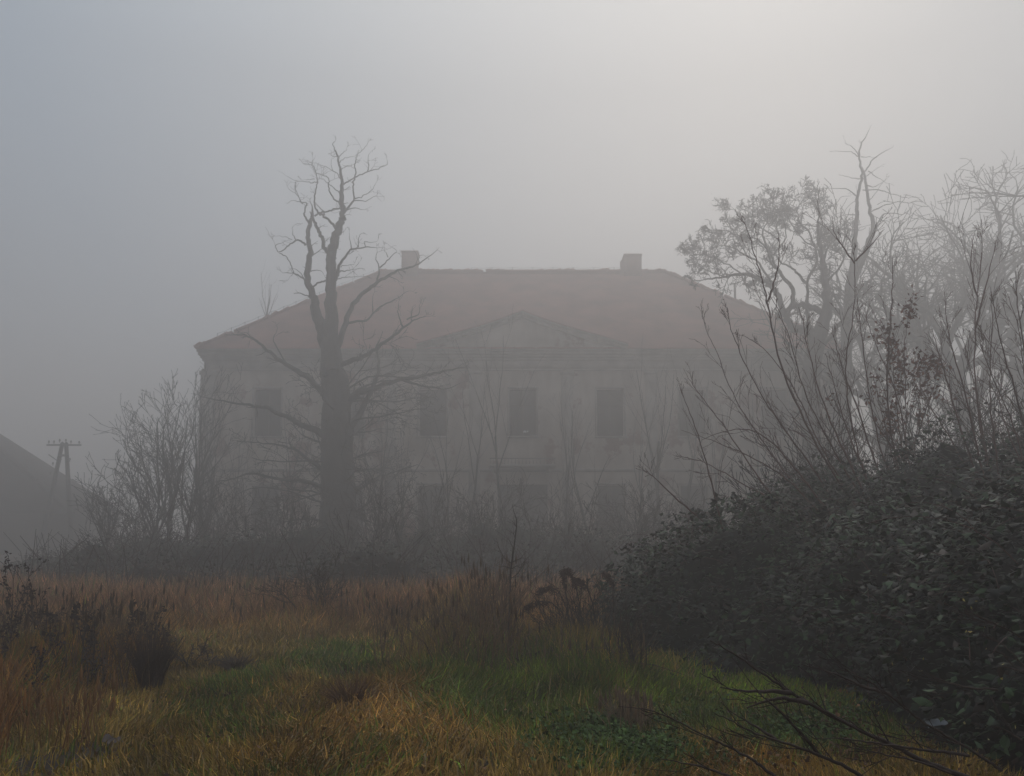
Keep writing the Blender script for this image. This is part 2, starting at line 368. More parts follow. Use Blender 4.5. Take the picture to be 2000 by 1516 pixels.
# lightning wire on short posts along the ridge
m = MB(); xs = np.linspace(rl[0] + 7.5, rr[0] - 2.5, 9)
for x in xs: m.tube([(x, RY, zr), (x, RY, zr + .38)], .025, 4)
for a, b in zip(xs, xs[1:]): m.tube([(a, RY, zr + .36), ((a + b) / 2, RY, zr + .3), (b, RY, zr + .36)], .012, 3)
m.build('lightning_wire', M['metal'], roof)
m = MB()
pts = [np.array((exl, ey0, ez)) * (1 - t) + np.array(RL) * t for t in np.linspace(.1, .95, 14)]
for p in pts: m.tube([p, p + [0, 0, .42]], .02, 4)
for a, b in zip(pts, pts[1:]): m.tube([a + [0, 0, .4], (a + b) / 2 + [0, 0, .34], b + [0, 0, .4]], .012, 3)
m.build('hip_wire', M['metal'], roof)
for px0, px1, pyt, pitched in ((786, 817, 494, False), (1218, 1251, 500, True)):
    a = at(px0, pyt, RY); b = at(px1, pyt, RY); m = MB()
    m.box(a[0], b[0], RY - .5, RY + .5, zr - .6, a[2] - .12); m.box(a[0] - .06, b[0] + .06, RY - .56, RY + .56, a[2] - .12, a[2])
    if pitched:
        m.add([(a[0] - .06, RY - .56, a[2] - .3), (a[0] - .3, RY, a[2] - .5), (a[0] - .06, RY + .56, a[2] - .3), (a[0] - .06, RY - .56, zr - .4), (a[0] - .06, RY + .56, zr - .4), (a[0] - .3, RY, zr - .4)],
              [(0, 1, 5, 3), (1, 2, 4, 5)], [(0, 2, 1)])
    m.build('chimney', M['brick'], roof)
q = at(1436, 600, FY + 6); q2 = at(1435, 555, FY + 6); m = MB(); m.tube([q - [0, 0, .6], q2], .09, 6); m.build('vent_pipe', M['metal'], roof)
# pediment over the central bays
pa = at(1021, 608, FY - .9); hwp = 5.6 * FS; zb0 = zc + .02
def pz(t): return zb0 + .18 + (pa[2] - zb0 - .18) * (1 - t) ** 1.0 * (1 - .10 * math.sin(t * math.pi))
ts = np.linspace(-1, 1, 15); topl = [(xcn + hwp * t, pz(abs(t))) for t in ts]
m = MB(); m.prism([(xcn - hwp + .35, zb0)] + [(x, z - .34) for x, z in topl if abs(x - xcn) < hwp - .6] + [(xcn + hwp - .35, zb0)], FY - .45, FY + 2.2)
ped = m.build('pediment', M['plaster'], house)
m = MB()
for (x0, z0), (x1, z1) in zip(topl, topl[1:]):
    m.prism([(x0, z0 - .34), (x1, z1 - .34), (x1, z1 - .12), (x0, z0 - .12)], FY - .72, FY - .452)
    m.prism([(x0, z0 - .12), (x1, z1 - .12), (x1, z1 + .02), (x0, z0 + .02)], FY - .92, FY - .44)
m.build('raking_cornice', M['cornice'], ped)
m = MB()
for (x0, z0), (x1, z1) in zip(topl, topl[1:]):
    yb = lambda z: RY - (zr - z) * (RY - ey0) / (zr - ez) + .4
    m.add([(x0, FY - .98, z0 + .025), (x1, FY - .98, z1 + .025), (x1, yb(z1), z1 + .025), (x0, yb(z0), z0 + .025), (x0, FY - .98, z0 + .1), (x1, FY - .98, z1 + .1), (x1, yb(z1), z1 + .1), (x0, yb(z0), z0 + .1)],
          [(0, 1, 5, 4), (4, 5, 6, 7), (0, 3, 2, 1)])
m.build('pediment_roof', M['tile'], ped)

# ------------------------------------------------------------------ barn at the left edge
BY = 47.0 * FS
er = at(142, 1003, BY); ap = at(-105, 780, BY + 4.5); lx = er[0] - 30
barn = thing('barn', (er[0] - 8, BY, 0), 'barn with steep brown roof fading into fog at the left edge', 'barn')
m = MB(); m.box(lx + .5, er[0] - .6, BY + .5, BY + 8.5, -.4, er[2] + .1); m.build('wall', M['wood_old'], barn)
m = MB(); E0 = (er[0], BY, er[2]); E1 = (er[0], BY + 9, er[2]); F0 = (lx, BY, er[2]); F1 = (lx, BY + 9, er[2]); A0 = (ap[0], BY + 4.5, ap[2]); A1 = (lx, BY + 4.5, ap[2])
m.add([E0, E1, F0, F1, A0, A1], [(2, 0, 4, 5), (1, 3, 5, 4), (0, 2, 3, 1)], [(0, 1, 4), (2, 5, 3)]); rf = m.build('roof', M['tile_old'], barn)
m = MB(); rg = random.Random(5)
for k in range(26):
    t = k / 26; p = np.array(E0) * (1 - t) + np.array(A0) * t; q = np.array(E0) * (1 - t - .05) + np.array(A0) * (t + .05)
    if rg.random() > .1: m.tube([p, q + [0, 0, .08]], [.2, .16], 6)
m.build('ridge_cap', M['tile_old'], rf)
m = MB(); m.box(er[0] - 9, er[0] - 6, BY + .44, BY + .497, -.2, 2.6); m.build('door', M['wood_old'], barn)

# ------------------------------------------------------------------ A-frame utility pole
PY_ = 46.0 * FS
top = at(125, 866, PY_); b1 = at(72, 1100, PY_); b2 = at(142, 1100, PY_)
pole = thing('utility_pole', (top[0], PY_, 0), 'A-shaped wooden utility pole with crossarm standing in the fog beside the barn', 'utility pole')
def P3(px, py): return at(px, py, PY_)
for bb, dx in ((b1, -.12), (b2, .16)):
    m = MB(); d = bb - top; bot = bb + d * ((bb[2] + .5) / -d[2]) if d[2] < 0 else bb
    tp = top + [dx, 0, 0]; m.tube([bot, (bot + tp) / 2, tp], [.19, .17, .14], 8); m.build('pole', M['pole'], pole, True)
m = MB(); a = P3(94, 870); b = P3(161, 871); m.box(a[0], b[0], PY_ - .22, PY_ - .14, a[2] - .05, a[2] + .06); m.build('crossarm', M['pole'], pole)
a = P3(108, 893); b = P3(140, 893)
m = MB(); a = P3(117, 890); b = P3(133, 890); m.box(a[0], b[0], PY_ - .2, PY_ - .12, a[2] - .08, a[2] + .08); m.build('brace', M['pole'], pole)
m = MB(); m.tube([P3(95, 888), P3(112, 900)], .04, 5); m.build('side_arm', M['metal'], pole)
for px, py in ((98, 868), (108, 868), (141, 868), (157, 869), (119, 865), (131, 865), (139, 902), (106, 910), (121, 902), (101, 928)):
    p = P3(px, py) + [0, -.18, 0]; m = MB(); m.tube([p, p + [0, 0, .1], p + [0, 0, .12], p + [0, 0, .24]], [.03, .03, .075, .055], 7); m.build('insulator', M['ceramic'], pole)

# ------------------------------------------------------------------ branch growing
def unit(v): return v / (np.linalg.norm(v) + 1e-9)
def grow(mb, rg, p, d, Ln, r, lvl, P, tips=None):
    n = max(3, int(P['seg'][min(lvl, len(P['seg']) - 1)])); st = Ln / n; pts = [p]; dd = unit(d); dirs = [dd]
    g = P['gnarl']; up_ = P['up']
    for k in range(n):
        dd = unit(dd + rg.normal(0, g, 3) + np.array([0, 0, up_])); p = p + dd * st; pts.append(p); dirs.append(dd)
    rad = r * (1 - np.linspace(0, 1, n + 1) * (1 - P.get('taper', .3)))
    mb.tube(pts, np.maximum(rad, P['rmin']), 6 if r > .06 else (4 if r > .02 else 3))
    if lvl >= P['lv']:
        if tips is not None: tips.extend(pts[len(pts) // 2:])
        return
    nc = P['n'][min(lvl, len(P['n']) - 1)]
    nc = int(nc + rg.uniform(-.4, .9))
    for c in range(nc):
        t = P.get('t0', .25) + (1 - P.get('t0', .25)) * (c + rg.uniform(0, 1)) / max(1, nc); f = min(t, .999) * n; k = int(f); q = pts[k] + (pts[k + 1] - pts[k]) * (f - k)
        a = P['ang'] * rg.uniform(.7, 1.3); rv = unit(np.cross(dirs[k], rg.normal(0, 1, 3))); nd = dirs[k] * math.cos(a) + rv * math.sin(a)
        grow(mb, rg, q, nd, Ln * P['lr'] * rg.uniform(.65, 1.2) * (1.15 - .45 * t), max(P['rmin'], rad[k] * P['rr']), lvl + 1, P, tips)
def leaves(mb, rg, C_, size, pal, spread=.1, flat=.5, asp=.55):
    """leaf shaped quads (diamond of two tris folded) centred near the points C_"""
    C_ = np.asarray(C_); n = len(C_); c = C_ + rg.normal(0, spread, (n, 3))
    a = rg.normal(0, 1, (n, 3)); a /= np.linalg.norm(a, axis=1)[:, None]; a[:, 2] *= flat; a /= np.linalg.norm(a, axis=1)[:, None]
    nn = rg.normal(0, 1, (n, 3)); nn[:, 2] = np.abs(nn[:, 2]) + .8 * (flat < .9); b = np.cross(a, nn); b /= np.linalg.norm(b, axis=1)[:, None]; h = np.cross(a, b)
    s = (size * rg.uniform(.6, 1.3, n))[:, None]
    v = np.stack([c - a * s * .5, c + b * s * asp * .5 + h * s * .12, c + a * s * .5, c - b * s * asp * .5 + h * s * .12], 1).reshape(-1, 3)
    i = np.arange(n)[:, None] * 4; t = np.vstack([i + [0, 1, 2], i + [0, 2, 3]])
    pal = np.asarray(pal); k = pal[rg.integers(0, len(pal), n)] * rg.uniform(.7, 1.3, (n, 1))
    mb.add(v, None, t, np.repeat(k, 4, 0))

def traced(name, label, cat, Y, lines, f, auto, seed, nmain, matk, group=None, rs=1.0, jit=.03, leafpal=None, leafn=0, depth=.35, leafsize=.1):
    """a tree whose limbs follow measured outlines, each limb running off in depth as well; f maps (x,y)->photo px"""
    rg = np.random.default_rng(seed); nodes = []; base = None; roots = []
    tr = MB(); br = MB(); tw = MB(); tips = []
    for li, ln in enumerate(lines):
        pp = []
        for (x, y, r) in ln:
            px, py = f(x, y); pp.append((px, py, r))
        off = 0.0
        if nodes:
            arr = np.array([(a, b) for a, b, _ in nodes]); dd = np.hypot(arr[:, 0] - pp[0][0], arr[:, 1] - pp[0][1]); off = nodes[int(dd.argmin())][2]
        sl_ = rg.uniform(-1, 1) * depth if li >= 1 else 0
        P = []; Rr = []; acc = 0; last = None
        for k, (px, py, r) in enumerate(pp):
            if last is not None: acc += math.hypot(px - last[0], py - last[1]) * mpp(py, Y)
            last = (px, py); o_ = off + sl_ * acc; nodes.append((px, py, o_)); P.append(at(px, py, Y + o_)); Rr.append(max(r * mpp(py, Y) * rs * (1 if li < nmain else .82), .008))
        P = np.array(P); Rr = np.array(Rr)
        # subdivide smoothly with a little crookedness
        n = len(P); tt = np.linspace(0, n - 1, (n - 1) * 4 + 1); Q = np.stack([np.interp(tt, np.arange(n), P[:, c]) for c in range(3)], 1)
        K = np.ones(3) / 3
        if len(Q) > 8:
            for c in range(3):
                s_ = np.convolve(np.pad(Q[:, c], 1, mode='edge'), K, 'valid'); s_[0] = Q[0, c]; s_[-1] = Q[-1, c]; Q[:, c] = s_
        rq = np.interp(tt, np.arange(n), Rr); Q[1:-1] += rg.normal(0, jit, (len(Q) - 2, 3)) * np.minimum(1.3, .45 + rq[1:-1, None] * 6); rq = rq * (1 + .10 * (fbm(np.arange(len(rq)) * .8, np.full(len(rq), li * 3.1), 5) - .5) * 2)
        (tr if li < nmain else br).tube(Q, rq, 22 if rq[0] > .5 else (10 if rq[0] > .25 else 7))
        if li == 0: base = Q[0].copy()
        if auto and li < nmain and auto.get('low'):
            for _ in range(auto['low']):
                k = rg.integers(1, len(Q) - 1)
                if not 2.2 < Q[k][2] < 9: continue
                a = rg.uniform(0, 2 * math.pi); grow(tw, rg, Q[k], np.array([math.cos(a), math.sin(a) * .8, rg.uniform(-.1, .6)]), rg.uniform(2.5, 5.5), .06, 0, auto['lowP'], None)
        if auto:
            nb = auto['per'] * sum(np.linalg.norm(Q[1:] - Q[:-1], axis=1)) * (.35 if li < nmain else 1)
            for _ in range(int(nb)):
                k = rg.integers(max(1, int(len(Q) * auto.get('from', .35))), len(Q) - 1)
                if Q[k][2] < auto.get('zmin', 0) or rq[k] > auto.get('rmax', 9): continue
                d = unit(Q[k + 1] - Q[k]); a = rg.uniform(.5, 1.1); rv = unit(np.cross(d, rg.normal(0, 1, 3))); nd = d * math.cos(a) + rv * math.sin(a)
                grow(tw, rg, Q[k], nd, auto['L'] * rg.uniform(.4, 1.2), max(auto['rmin'], min(auto['r'], rq[k] * .5)), 0, auto, tips)
            grow(tw, rg, Q[-1], Q[-1] - Q[-2], auto['L'] * .6, rq[-1], 0, auto, tips)
    loc = (base[0], base[1], 0)
    t = thing(name, loc, label, cat, group)
    tr.build('trunk', M[matk], t, True)
    if br.n: br.build('branch', M[matk], t, True)
    if tw.n: tw.build('crown', M[matk], t)
    if leafn and tips:
        T = np.array(tips); lm = MB(); idx = rg.integers(0, len(T), leafn); msk = vnoise(T[idx][:, 0] * 1.2, T[idx][:, 2] * 1.2, 77) > .42
        leaves(lm, rg, T[idx][msk], leafsize, leafpal, .12, .9); lm.build('leaves', M['leaf_dry'], t)
    return t
def rl_(pts, r0, r1):
    n = len(pts); return [(x, y, r0 + (r1 - r0) * (k / (n - 1)) ** .8) for k, (x, y) in enumerate(pts)]
c1 = lambda x, y: (350 + x / 2.857, 250 + y / 2.857)
K1 = 1 / 2.857
TW = dict(seg=[5, 4, 3], gnarl=.28, up=.04, lv=1, n=[3, 2], ang=.75, lr=.55, rr=.6, rmin=.008, r=.035, L=.9, per=.9, taper=.3)
o2 = 430 * 2.857
big = [
 [(900, 1230 + o2, 120), (895, 1000 + o2, 105), (892, 850 + o2, 92), (890, 650 + o2, 88), (888, 500 + o2, 84), (880, 300 + o2, 75), (870, 150 + o2, 70), (860, 1380, 66), (848, 1200, 48), (845, 1060, 36), (846, 950, 30), (848, 850, 28), (845, 760, 27), (850, 700, 25), (868, 640, 24), (885, 580, 20), (905, 520, 18), (918, 480, 14), (905, 430, 14), (902, 370, 12), (910, 310, 9), (905, 260, 7), (893, 210, 6), (885, 160, 5), (870, 120, 3), (855, 90, 2), (870, 75, 1.2)],
 [(860, 1400, 40), (825, 1230, 38), (790, 1110, 32), (760, 1000, 26), (740, 920, 20), (715, 840, 17), (720, 760, 17), (735, 700, 15), (720, 630, 13), (722, 560, 12), (735, 510, 11), (745, 480, 7), (740, 430, 3)],
 rl_([(910, 320), (940, 300), (990, 270), (1050, 245), (1110, 225), (1160, 205), (1162, 185)], 6, 1.5),
 rl_([(905, 290), (880, 255), (855, 235), (810, 215), (775, 203)], 4, 1.2), rl_([(898, 235), (930, 215), (970, 205)], 3, 1.2),
 rl_([(890, 195), (920, 170), (970, 160)], 3, 1.2), rl_([(885, 165), (910, 140), (935, 120)], 3, 1.2),
 rl_([(925, 465), (960, 430), (978, 400), (970, 350), (975, 300), (990, 250), (975, 210), (988, 180), (990, 150), (1020, 125), (1050, 90)], 8, 1.5),
 rl_([(978, 395), (1030, 380), (1075, 350), (1095, 310)], 4, 1.3), rl_([(975, 405), (1040, 410), (1095, 380)], 4, 1.3), rl_([(930, 460), (980, 445), (1020, 455)], 5, 1.5),
 rl_([(1050, 245), (1060, 200), (1050, 175), (1060, 145)], 3.5, 1.3), rl_([(860, 240), (845, 205), (850, 175)], 2.5, 1),
 rl_([(900, 420), (860, 395), (840, 360), (830, 320), (838, 290), (820, 265), (790, 260), (760, 250), (740, 210), (745, 180)], 6, 1.3),
 rl_([(895, 365), (850, 325), (810, 290), (780, 280)], 4, 1.3),
 [(850, 720, 20), (820, 690, 15), (800, 640, 13), (785, 590, 12), (765, 540, 11), (745, 500, 9)],
 rl_([(880, 570), (850, 530), (810, 490), (780, 475), (760, 450), (755, 400), (765, 330), (770, 280), (760, 235), (745, 205), (700, 203)], 10, 1.4),
 rl_([(755, 492), (800, 470), (850, 460), (900, 445)], 6, 5), rl_([(805, 490), (810, 470), (780, 440)], 5, 3),
 rl_([(725, 535), (700, 490), (700, 450), (715, 415), (680, 415), (640, 405)], 8, 2), rl_([(690, 425), (655, 370), (610, 340)], 3.5, 1.3),
 rl_([(705, 655), (680, 630), (640, 630), (600, 665), (555, 700), (530, 655), (575, 642)], 8, 1.5), rl_([(650, 625), (630, 590), (635, 550)], 3.5, 1.3), rl_([(630, 625), (595, 608), (550, 603)], 3, 1.2),
 rl_([(560, 700), (600, 720), (625, 760), (640, 810)], 3.5, 3), rl_([(718, 865), (690, 840), (650, 815), (590, 808)], 8, 2), rl_([(700, 845), (660, 790), (630, 785)], 3.5, 1.3),
 rl_([(745, 890), (780, 860), (820, 850)], 6, 6), rl_([(735, 800), (770, 790), (800, 805)], 4, 1.5), rl_([(740, 715), (785, 680), (850, 655)], 4, 1.3), rl_([(725, 940), (692, 930)], 5, 4),
 rl_([(770, 300), (745, 310), (720, 300), (650, 295), (600, 270)], 4, 1.2), rl_([(650, 300), (650, 350), (680, 410)], 2.5, 2), rl_([(755, 285), (735, 285), (705, 290)], 3, 1.2),
 rl_([(870, 850), (890, 770), (930, 710), (970, 675), (1040, 665), (1100, 668)], 13, 2), rl_([(960, 672), (950, 600)], 4, 1.5), rl_([(1000, 665), (1000, 620), (1015, 590)], 4, 1.5), rl_([(1040, 665), (1030, 630), (1062, 640), (1100, 635)], 3.5, 1.2),
 rl_([(880, 830), (900, 800), (940, 795), (985, 788)], 6, 1.5), rl_([(885, 780), (905, 770), (975, 762)], 4, 1.2), rl_([(870, 850), (910, 835), (960, 830), (1030, 828)], 4, 1.2),
 rl_([(880, 1230), (930, 1080), (970, 980), (1040, 910), (1110, 860), (1180, 815), (1260, 785), (1340, 755), (1400, 715), (1440, 680)], 22, 1.5),
 rl_([(1105, 860), (1120, 790), (1095, 730), (1105, 690)], 7, 1.5), rl_([(1120, 780), (1170, 730), (1220, 690), (1190, 668)], 5, 1.3), rl_([(1165, 722), (1145, 672)], 3, 1.3), rl_([(1340, 755), (1335, 715), (1355, 710)], 3, 2),
 rl_([(880, 1330), (980, 1290), (1080, 1250), (1180, 1170), (1260, 1110), (1310, 1070), (1380, 1050)], 20, 2), rl_([(1250, 1115), (1220, 1040), (1225, 980)], 6, 1.5), rl_([(1270, 1070), (1340, 1040), (1340, 990)], 5, 1.5),
 rl_([(940, 1090), (1060, 1070), (1100, 1010), (1180, 970), (1230, 940), (1280, 910)], 9, 1.5), rl_([(1080, 1030), (1080, 940)], 4, 1.5),
 rl_([(870, 1520), (780, 1450), (700, 1380), (620, 1330), (540, 1280), (480, 1230), (420, 1180), (350, 1150), (300, 1155)], 26, 3), rl_([(600, 1320), (520, 1180), (545, 1130)], 6, 1.5), rl_([(440, 1190), (400, 1170), (330, 1160)], 5, 1.5),
 rl_([(860, 520 + o2), (800, 480 + o2), (700, 430 + o2), (600, 390 + o2), (480, 330 + o2), (400, 320 + o2), (240, 295 + o2), (120, 270 + o2)], 30, 2),
 rl_([(860, 700 + o2), (760, 650 + o2), (660, 570 + o2), (560, 540 + o2), (440, 530 + o2), (330, 520 + o2)], 16, 2),
 rl_([(860, 800 + o2), (700, 740 + o2), (580, 742 + o2), (400, 690 + o2), (280, 740 + o2), (200, 742 + o2)], 18, 2),
 rl_([(920, 330 + o2), (960, 285 + o2), (1020, 240 + o2), (1100, 215 + o2), (1250, 175 + o2), (1400, 140 + o2), (1500, 125 + o2), (1600, 105 + o2)], 30, 3),
 rl_([(930, 480 + o2), (1000, 380 + o2), (1040, 300 + o2), (1090, 200 + o2), (1120, 100 + o2), (1100, 0 + o2)], 30, 6),
 rl_([(950, 820 + o2), (1020, 780 + o2), (1100, 720 + o2), (1200, 690 + o2), (1330, 650 + o2)], 14, 2),
 rl_([(1250, 180 + o2), (1350, 210 + o2), (1500, 230 + o2), (1580, 190 + o2)], 8, 2),
]
big = [[(x, y, r * K1) for x, y, r in ln] for ln in big]
TWb = dict(TW); TWb.update(per=1.0, L=.8, r=.025, zmin=1.5, low=170, lowP=dict(seg=[8, 6, 5, 4], gnarl=.2, up=.0, lv=3, n=[6, 5, 3], ang=.7, lr=.45, rr=.5, rmin=.011, taper=.25, t0=.2))
traced('dead_oak', 'massive dead bare tree with two crooked leaders rising left of the manor chimney', 'tree', 31 * FS, big, c1, TWb, 5, 2, 'bark', depth=.3)

c4 = lambda x, y: (1300 + x / 2.857, 240 + y / 2.857)
oak = [
 [(830, 2400, 62), (822, 2000, 56), (815, 1700, 52), (810, 1514, 50), (815, 1350, 48), (840, 1220, 45), (880, 1130, 36), (900, 1030, 26), (890, 900, 20), (880, 780, 16), (860, 700, 13), (850, 620, 9), (850, 560, 6)],
 [(850, 1190, 36), (780, 1160, 28), (700, 1140, 24), (665, 1060, 22), (620, 950, 20), (580, 900, 18), (510, 860, 15), (430, 840, 12), (340, 860, 8), (260, 870, 6), (180, 880, 3)],
 rl_([(890, 1070), (830, 1035), (760, 1015), (700, 1025), (672, 1060)], 24, 18), rl_([(705, 1020), (715, 930), (660, 870), (610, 800), (590, 740), (545, 650), (540, 600), (580, 540), (530, 470)], 17, 2),
 rl_([(800, 1160), (795, 1080), (790, 1000), (785, 890), (850, 770), (830, 680), (800, 600), (740, 560), (735, 490), (705, 450), (770, 385)], 15, 1.5),
 rl_([(785, 895), (730, 830), (690, 800), (640, 780), (600, 700), (640, 640), (610, 560)], 10, 2), rl_([(590, 890), (520, 780), (450, 740), (380, 700), (300, 680), (200, 740)], 9, 2),
 rl_([(600, 800), (560, 690), (500, 640), (420, 640), (340, 600), (280, 600)], 8, 2), rl_([(880, 770), (910, 680), (960, 640), (930, 560), (900, 480)], 9, 2),
 rl_([(890, 900), (960, 820), (1000, 760), (970, 700)], 9, 2), rl_([(420, 840), (330, 780), (240, 740), (150, 730)], 6, 2), rl_([(640, 660), (560, 600), (440, 540), (380, 480)], 6, 2),
 rl_([(600, 740), (680, 640), (650, 520), (600, 440)], 6, 2), rl_([(340, 860), (260, 840), (190, 800)], 5, 2), rl_([(830, 690), (760, 650), (700, 560), (670, 500)], 6, 2), rl_([(860, 640), (880, 540), (830, 460)], 5, 2),
 rl_([(300, 680), (240, 640), (200, 650)], 4, 2), rl_([(450, 740), (400, 640), (350, 560), (330, 500)], 5, 2),
 rl_([(860, 1260), (930, 1180), (1000, 1080), (1060, 980), (1150, 940)], 20, 6),
]
oak = [[(x, y, r * K1) for x, y, r in ln] for ln in oak]
TWo = dict(seg=[5, 4, 3], gnarl=.3, up=.05, lv=2, n=[6, 5, 2], ang=.8, lr=.62, rr=.6, rmin=.017, r=.05, L=1.25, per=2.2, taper=.35, zmin=5, rmax=.35)
traced('oak_tree', 'broad gnarled oak with last brown leaves at the right end of the house roof', 'tree', 34 * FS, oak, c4, TWo, 11, 1, 'bark', depth=.5, leafpal=[(.15, .07, .045), (.2, .1, .06)], leafn=1900, leafsize=.08)
dead = [
 [(990, 2400, 44), (990, 2000, 40), (1000, 1600, 36), (1010, 1100, 30), (1020, 950, 26), (1045, 800, 20), (1060, 650, 14), (1065, 540, 11), (1065, 420, 9), (1085, 350, 8), (1100, 280, 7), (1075, 200, 5), (1090, 120, 4), (1115, 80, 2.5), (1140, 30, 1)],
 [(1030, 940, 24), (1075, 800, 22), (1120, 700, 19), (1160, 610, 15), (1150, 500, 10), (1125, 400, 8), (1115, 300, 7), (1095, 250, 5)],
 rl_([(1115, 270), (1160, 200), (1220, 160), (1255, 142)], 5, 1.5), rl_([(1100, 375), (1180, 370), (1260, 395), (1330, 420), (1385, 415)], 4, 1.2), rl_([(1150, 495), (1210, 465), (1300, 435), (1360, 450), (1410, 430)], 5, 1.2),
 rl_([(1170, 590), (1210, 510), (1260, 500), (1320, 515), (1370, 480)], 6, 1.5), rl_([(1120, 350), (1170, 360), (1225, 320)], 4, 1.3), rl_([(1065, 410), (1010, 365), (900, 365)], 5, 1.3), rl_([(1060, 515), (1000, 510), (950, 540)], 4, 1.3),
 rl_([(1088, 312), (1040, 308), (985, 293)], 4, 1.2), rl_([(1078, 190), (1040, 160), (945, 157)], 4, 1.2), rl_([(1078, 185), (1050, 135), (1005, 120), (1002, 100)], 3.5, 1.2), rl_([(1090, 190), (1150, 193)], 3, 1.3),
 rl_([(1060, 600), (1000, 590), (930, 595)], 4, 1.3), rl_([(960, 530), (930, 500), (975, 410), (1030, 408)], 3, 1.3), rl_([(1115, 300), (1160, 270), (1195, 245)], 3, 1.2), rl_([(1140, 430), (1180, 380), (1230, 310)], 3, 1.2), rl_([(1130, 270), (1190, 310), (1245, 340)], 3, 1),
]
dead = [[(x, y, r * K1) for x, y, r in ln] for ln in dead]
TWd = dict(TW); TWd.update(per=.25, L=.6, r=.02, lv=1, zmin=8, n=[2, 1])
traced('dead_tree', 'tall thin dead tree with bare spiky top, highest in the photo, right of the oak', 'tree', 37 * FS, dead, c4, TWd, 12, 2, 'bark_grey', depth=.3)

OAK = dict(seg=[6, 5, 5, 4, 3], gnarl=.26, up=.03, lv=4, n=[6, 7, 6, 5], ang=.75, lr=.62, rr=.64, rmin=.02, taper=.35, t0=.3)
def autotree(name, label, x, y, h, r, P, seed, matk='bark', group=None, z=0, lean=(0, 0), cat='tree', cap=6, split=True, fol=None):
    rg = np.random.default_rng(seed); tr = MB(); cr = MB(); z0 = float(gh(x, y)) - .05
    n = 7; pts = [np.array([x, y, z0])]; d = unit(np.array([lean[0], lean[1], 1.]))
    tl = h * P.get('trunk', .45)
    for k in range(n): d = unit(d + rg.normal(0, P['gnarl'] * .35, 3) + [0, 0, .05]); pts.append(pts[-1] + d * tl / n)
    rad = np.linspace(r, r * .62, n + 1); rad[0] *= 1.25; tr.tube(pts, rad, 8)
    nb = P.get('nb', 5); tips = []
    for c in range(nb):
        a = 2 * math.pi * (c + rg.uniform(-.3, .3)) / nb; sp = P.get('spread', .8) * rg.uniform(.5, 1.1)
        nd = unit(np.array([math.cos(a) * sp, math.sin(a) * sp, 1])); k = n - rg.integers(0, P.get('low', 3))
        grow(cr, rg, pts[k], nd, (h - tl) * rg.uniform(.6, .8), rad[k] * .6, 1, P, tips)
    t = thing(name, (x, y, z0), label, cat, group)
    tr.build('trunk', M[matk], t, True); cr.build('crown', M[matk], t)
    if fol:
        T = np.array(tips); lm = MB(); leaves(lm, rg, T[rg.integers(0, len(T), fol[0])], fol[1], fol[2], .12, .9); lm.build('leaves', M['leaf_dry'], t)
    return t
def gx(px, Y): return (px - 1000) / FPX * Y * 1.015
GT = 'hazy oaks beyond the dead tree'
autotree('far_oak', 'hazy bare oak with round crown behind the twigs at the far right of the roof', gx(1860, 37 * FS), 37 * FS, 20 * FS, .7, dict(OAK, spread=1.1, nb=7), 21, 'bark', GT)
autotree('far_oak', 'faint bare oak crown cut by the right edge of the photo', gx(2045, 40 * FS), 40 * FS, 21.5 * FS, .7, dict(OAK, spread=1.1, nb=7), 22, 'bark', GT)
autotree('far_oak', 'hazy bare oak tucked directly behind the tall dead tree', gx(1745, 41 * FS), 41 * FS, 18.5 * FS, .65, dict(OAK, spread=1.1, nb=7), 23, 'bark', GT)

# ------------------------------------------------------------------ slender trees by the house
YT = dict(seg=[6, 6, 5, 4, 3], gnarl=.13, up=.07, lv=3, n=[4, 6, 4, 2], ang=.6, lr=.55, rr=.55, rmin=.010, taper=.3, t0=.2, trunk=.25, nb=8, spread=.45, low=4)
def htop(py, Y): return (1040 - py) / FPX * Y * 1.01 + EYE
for px, Y, pyt, r, sd_, lab in (
    (345, 30, 735, .11, 31, 'bare young tree standing left of the manor corner, tallest of its clump'),
    (372, 31.5, 705, .10, 32, 'slim bare tree touching the left corner of the manor'),
    (318, 28, 815, .09, 33, 'bushy bare tree left of the tallest tree in the corner clump'),
    (224, 27, 895, .06, 34, 'small lone bare tree between the utility pole and the manor'),
    (410, 29, 820, .09, 35, 'thin bare tree in front of the left corner pilaster of the manor')):
    autotree('bare_tree', lab, gx(px, Y * FS), Y * FS, htop(pyt, Y * FS), r * 1.3, dict(YT, lv=4 if sd_ < 34 else 3), sd_, 'bark', 'bare young trees at the left corner of the manor')
SP = dict(seg=[7, 6, 5, 3], gnarl=.08, up=.10, lv=3, n=[5, 4, 2], ang=.5, lr=.5, rr=.5, rmin=.006, taper=.3, t0=.2, trunk=.45, nb=4, spread=.35, low=4)
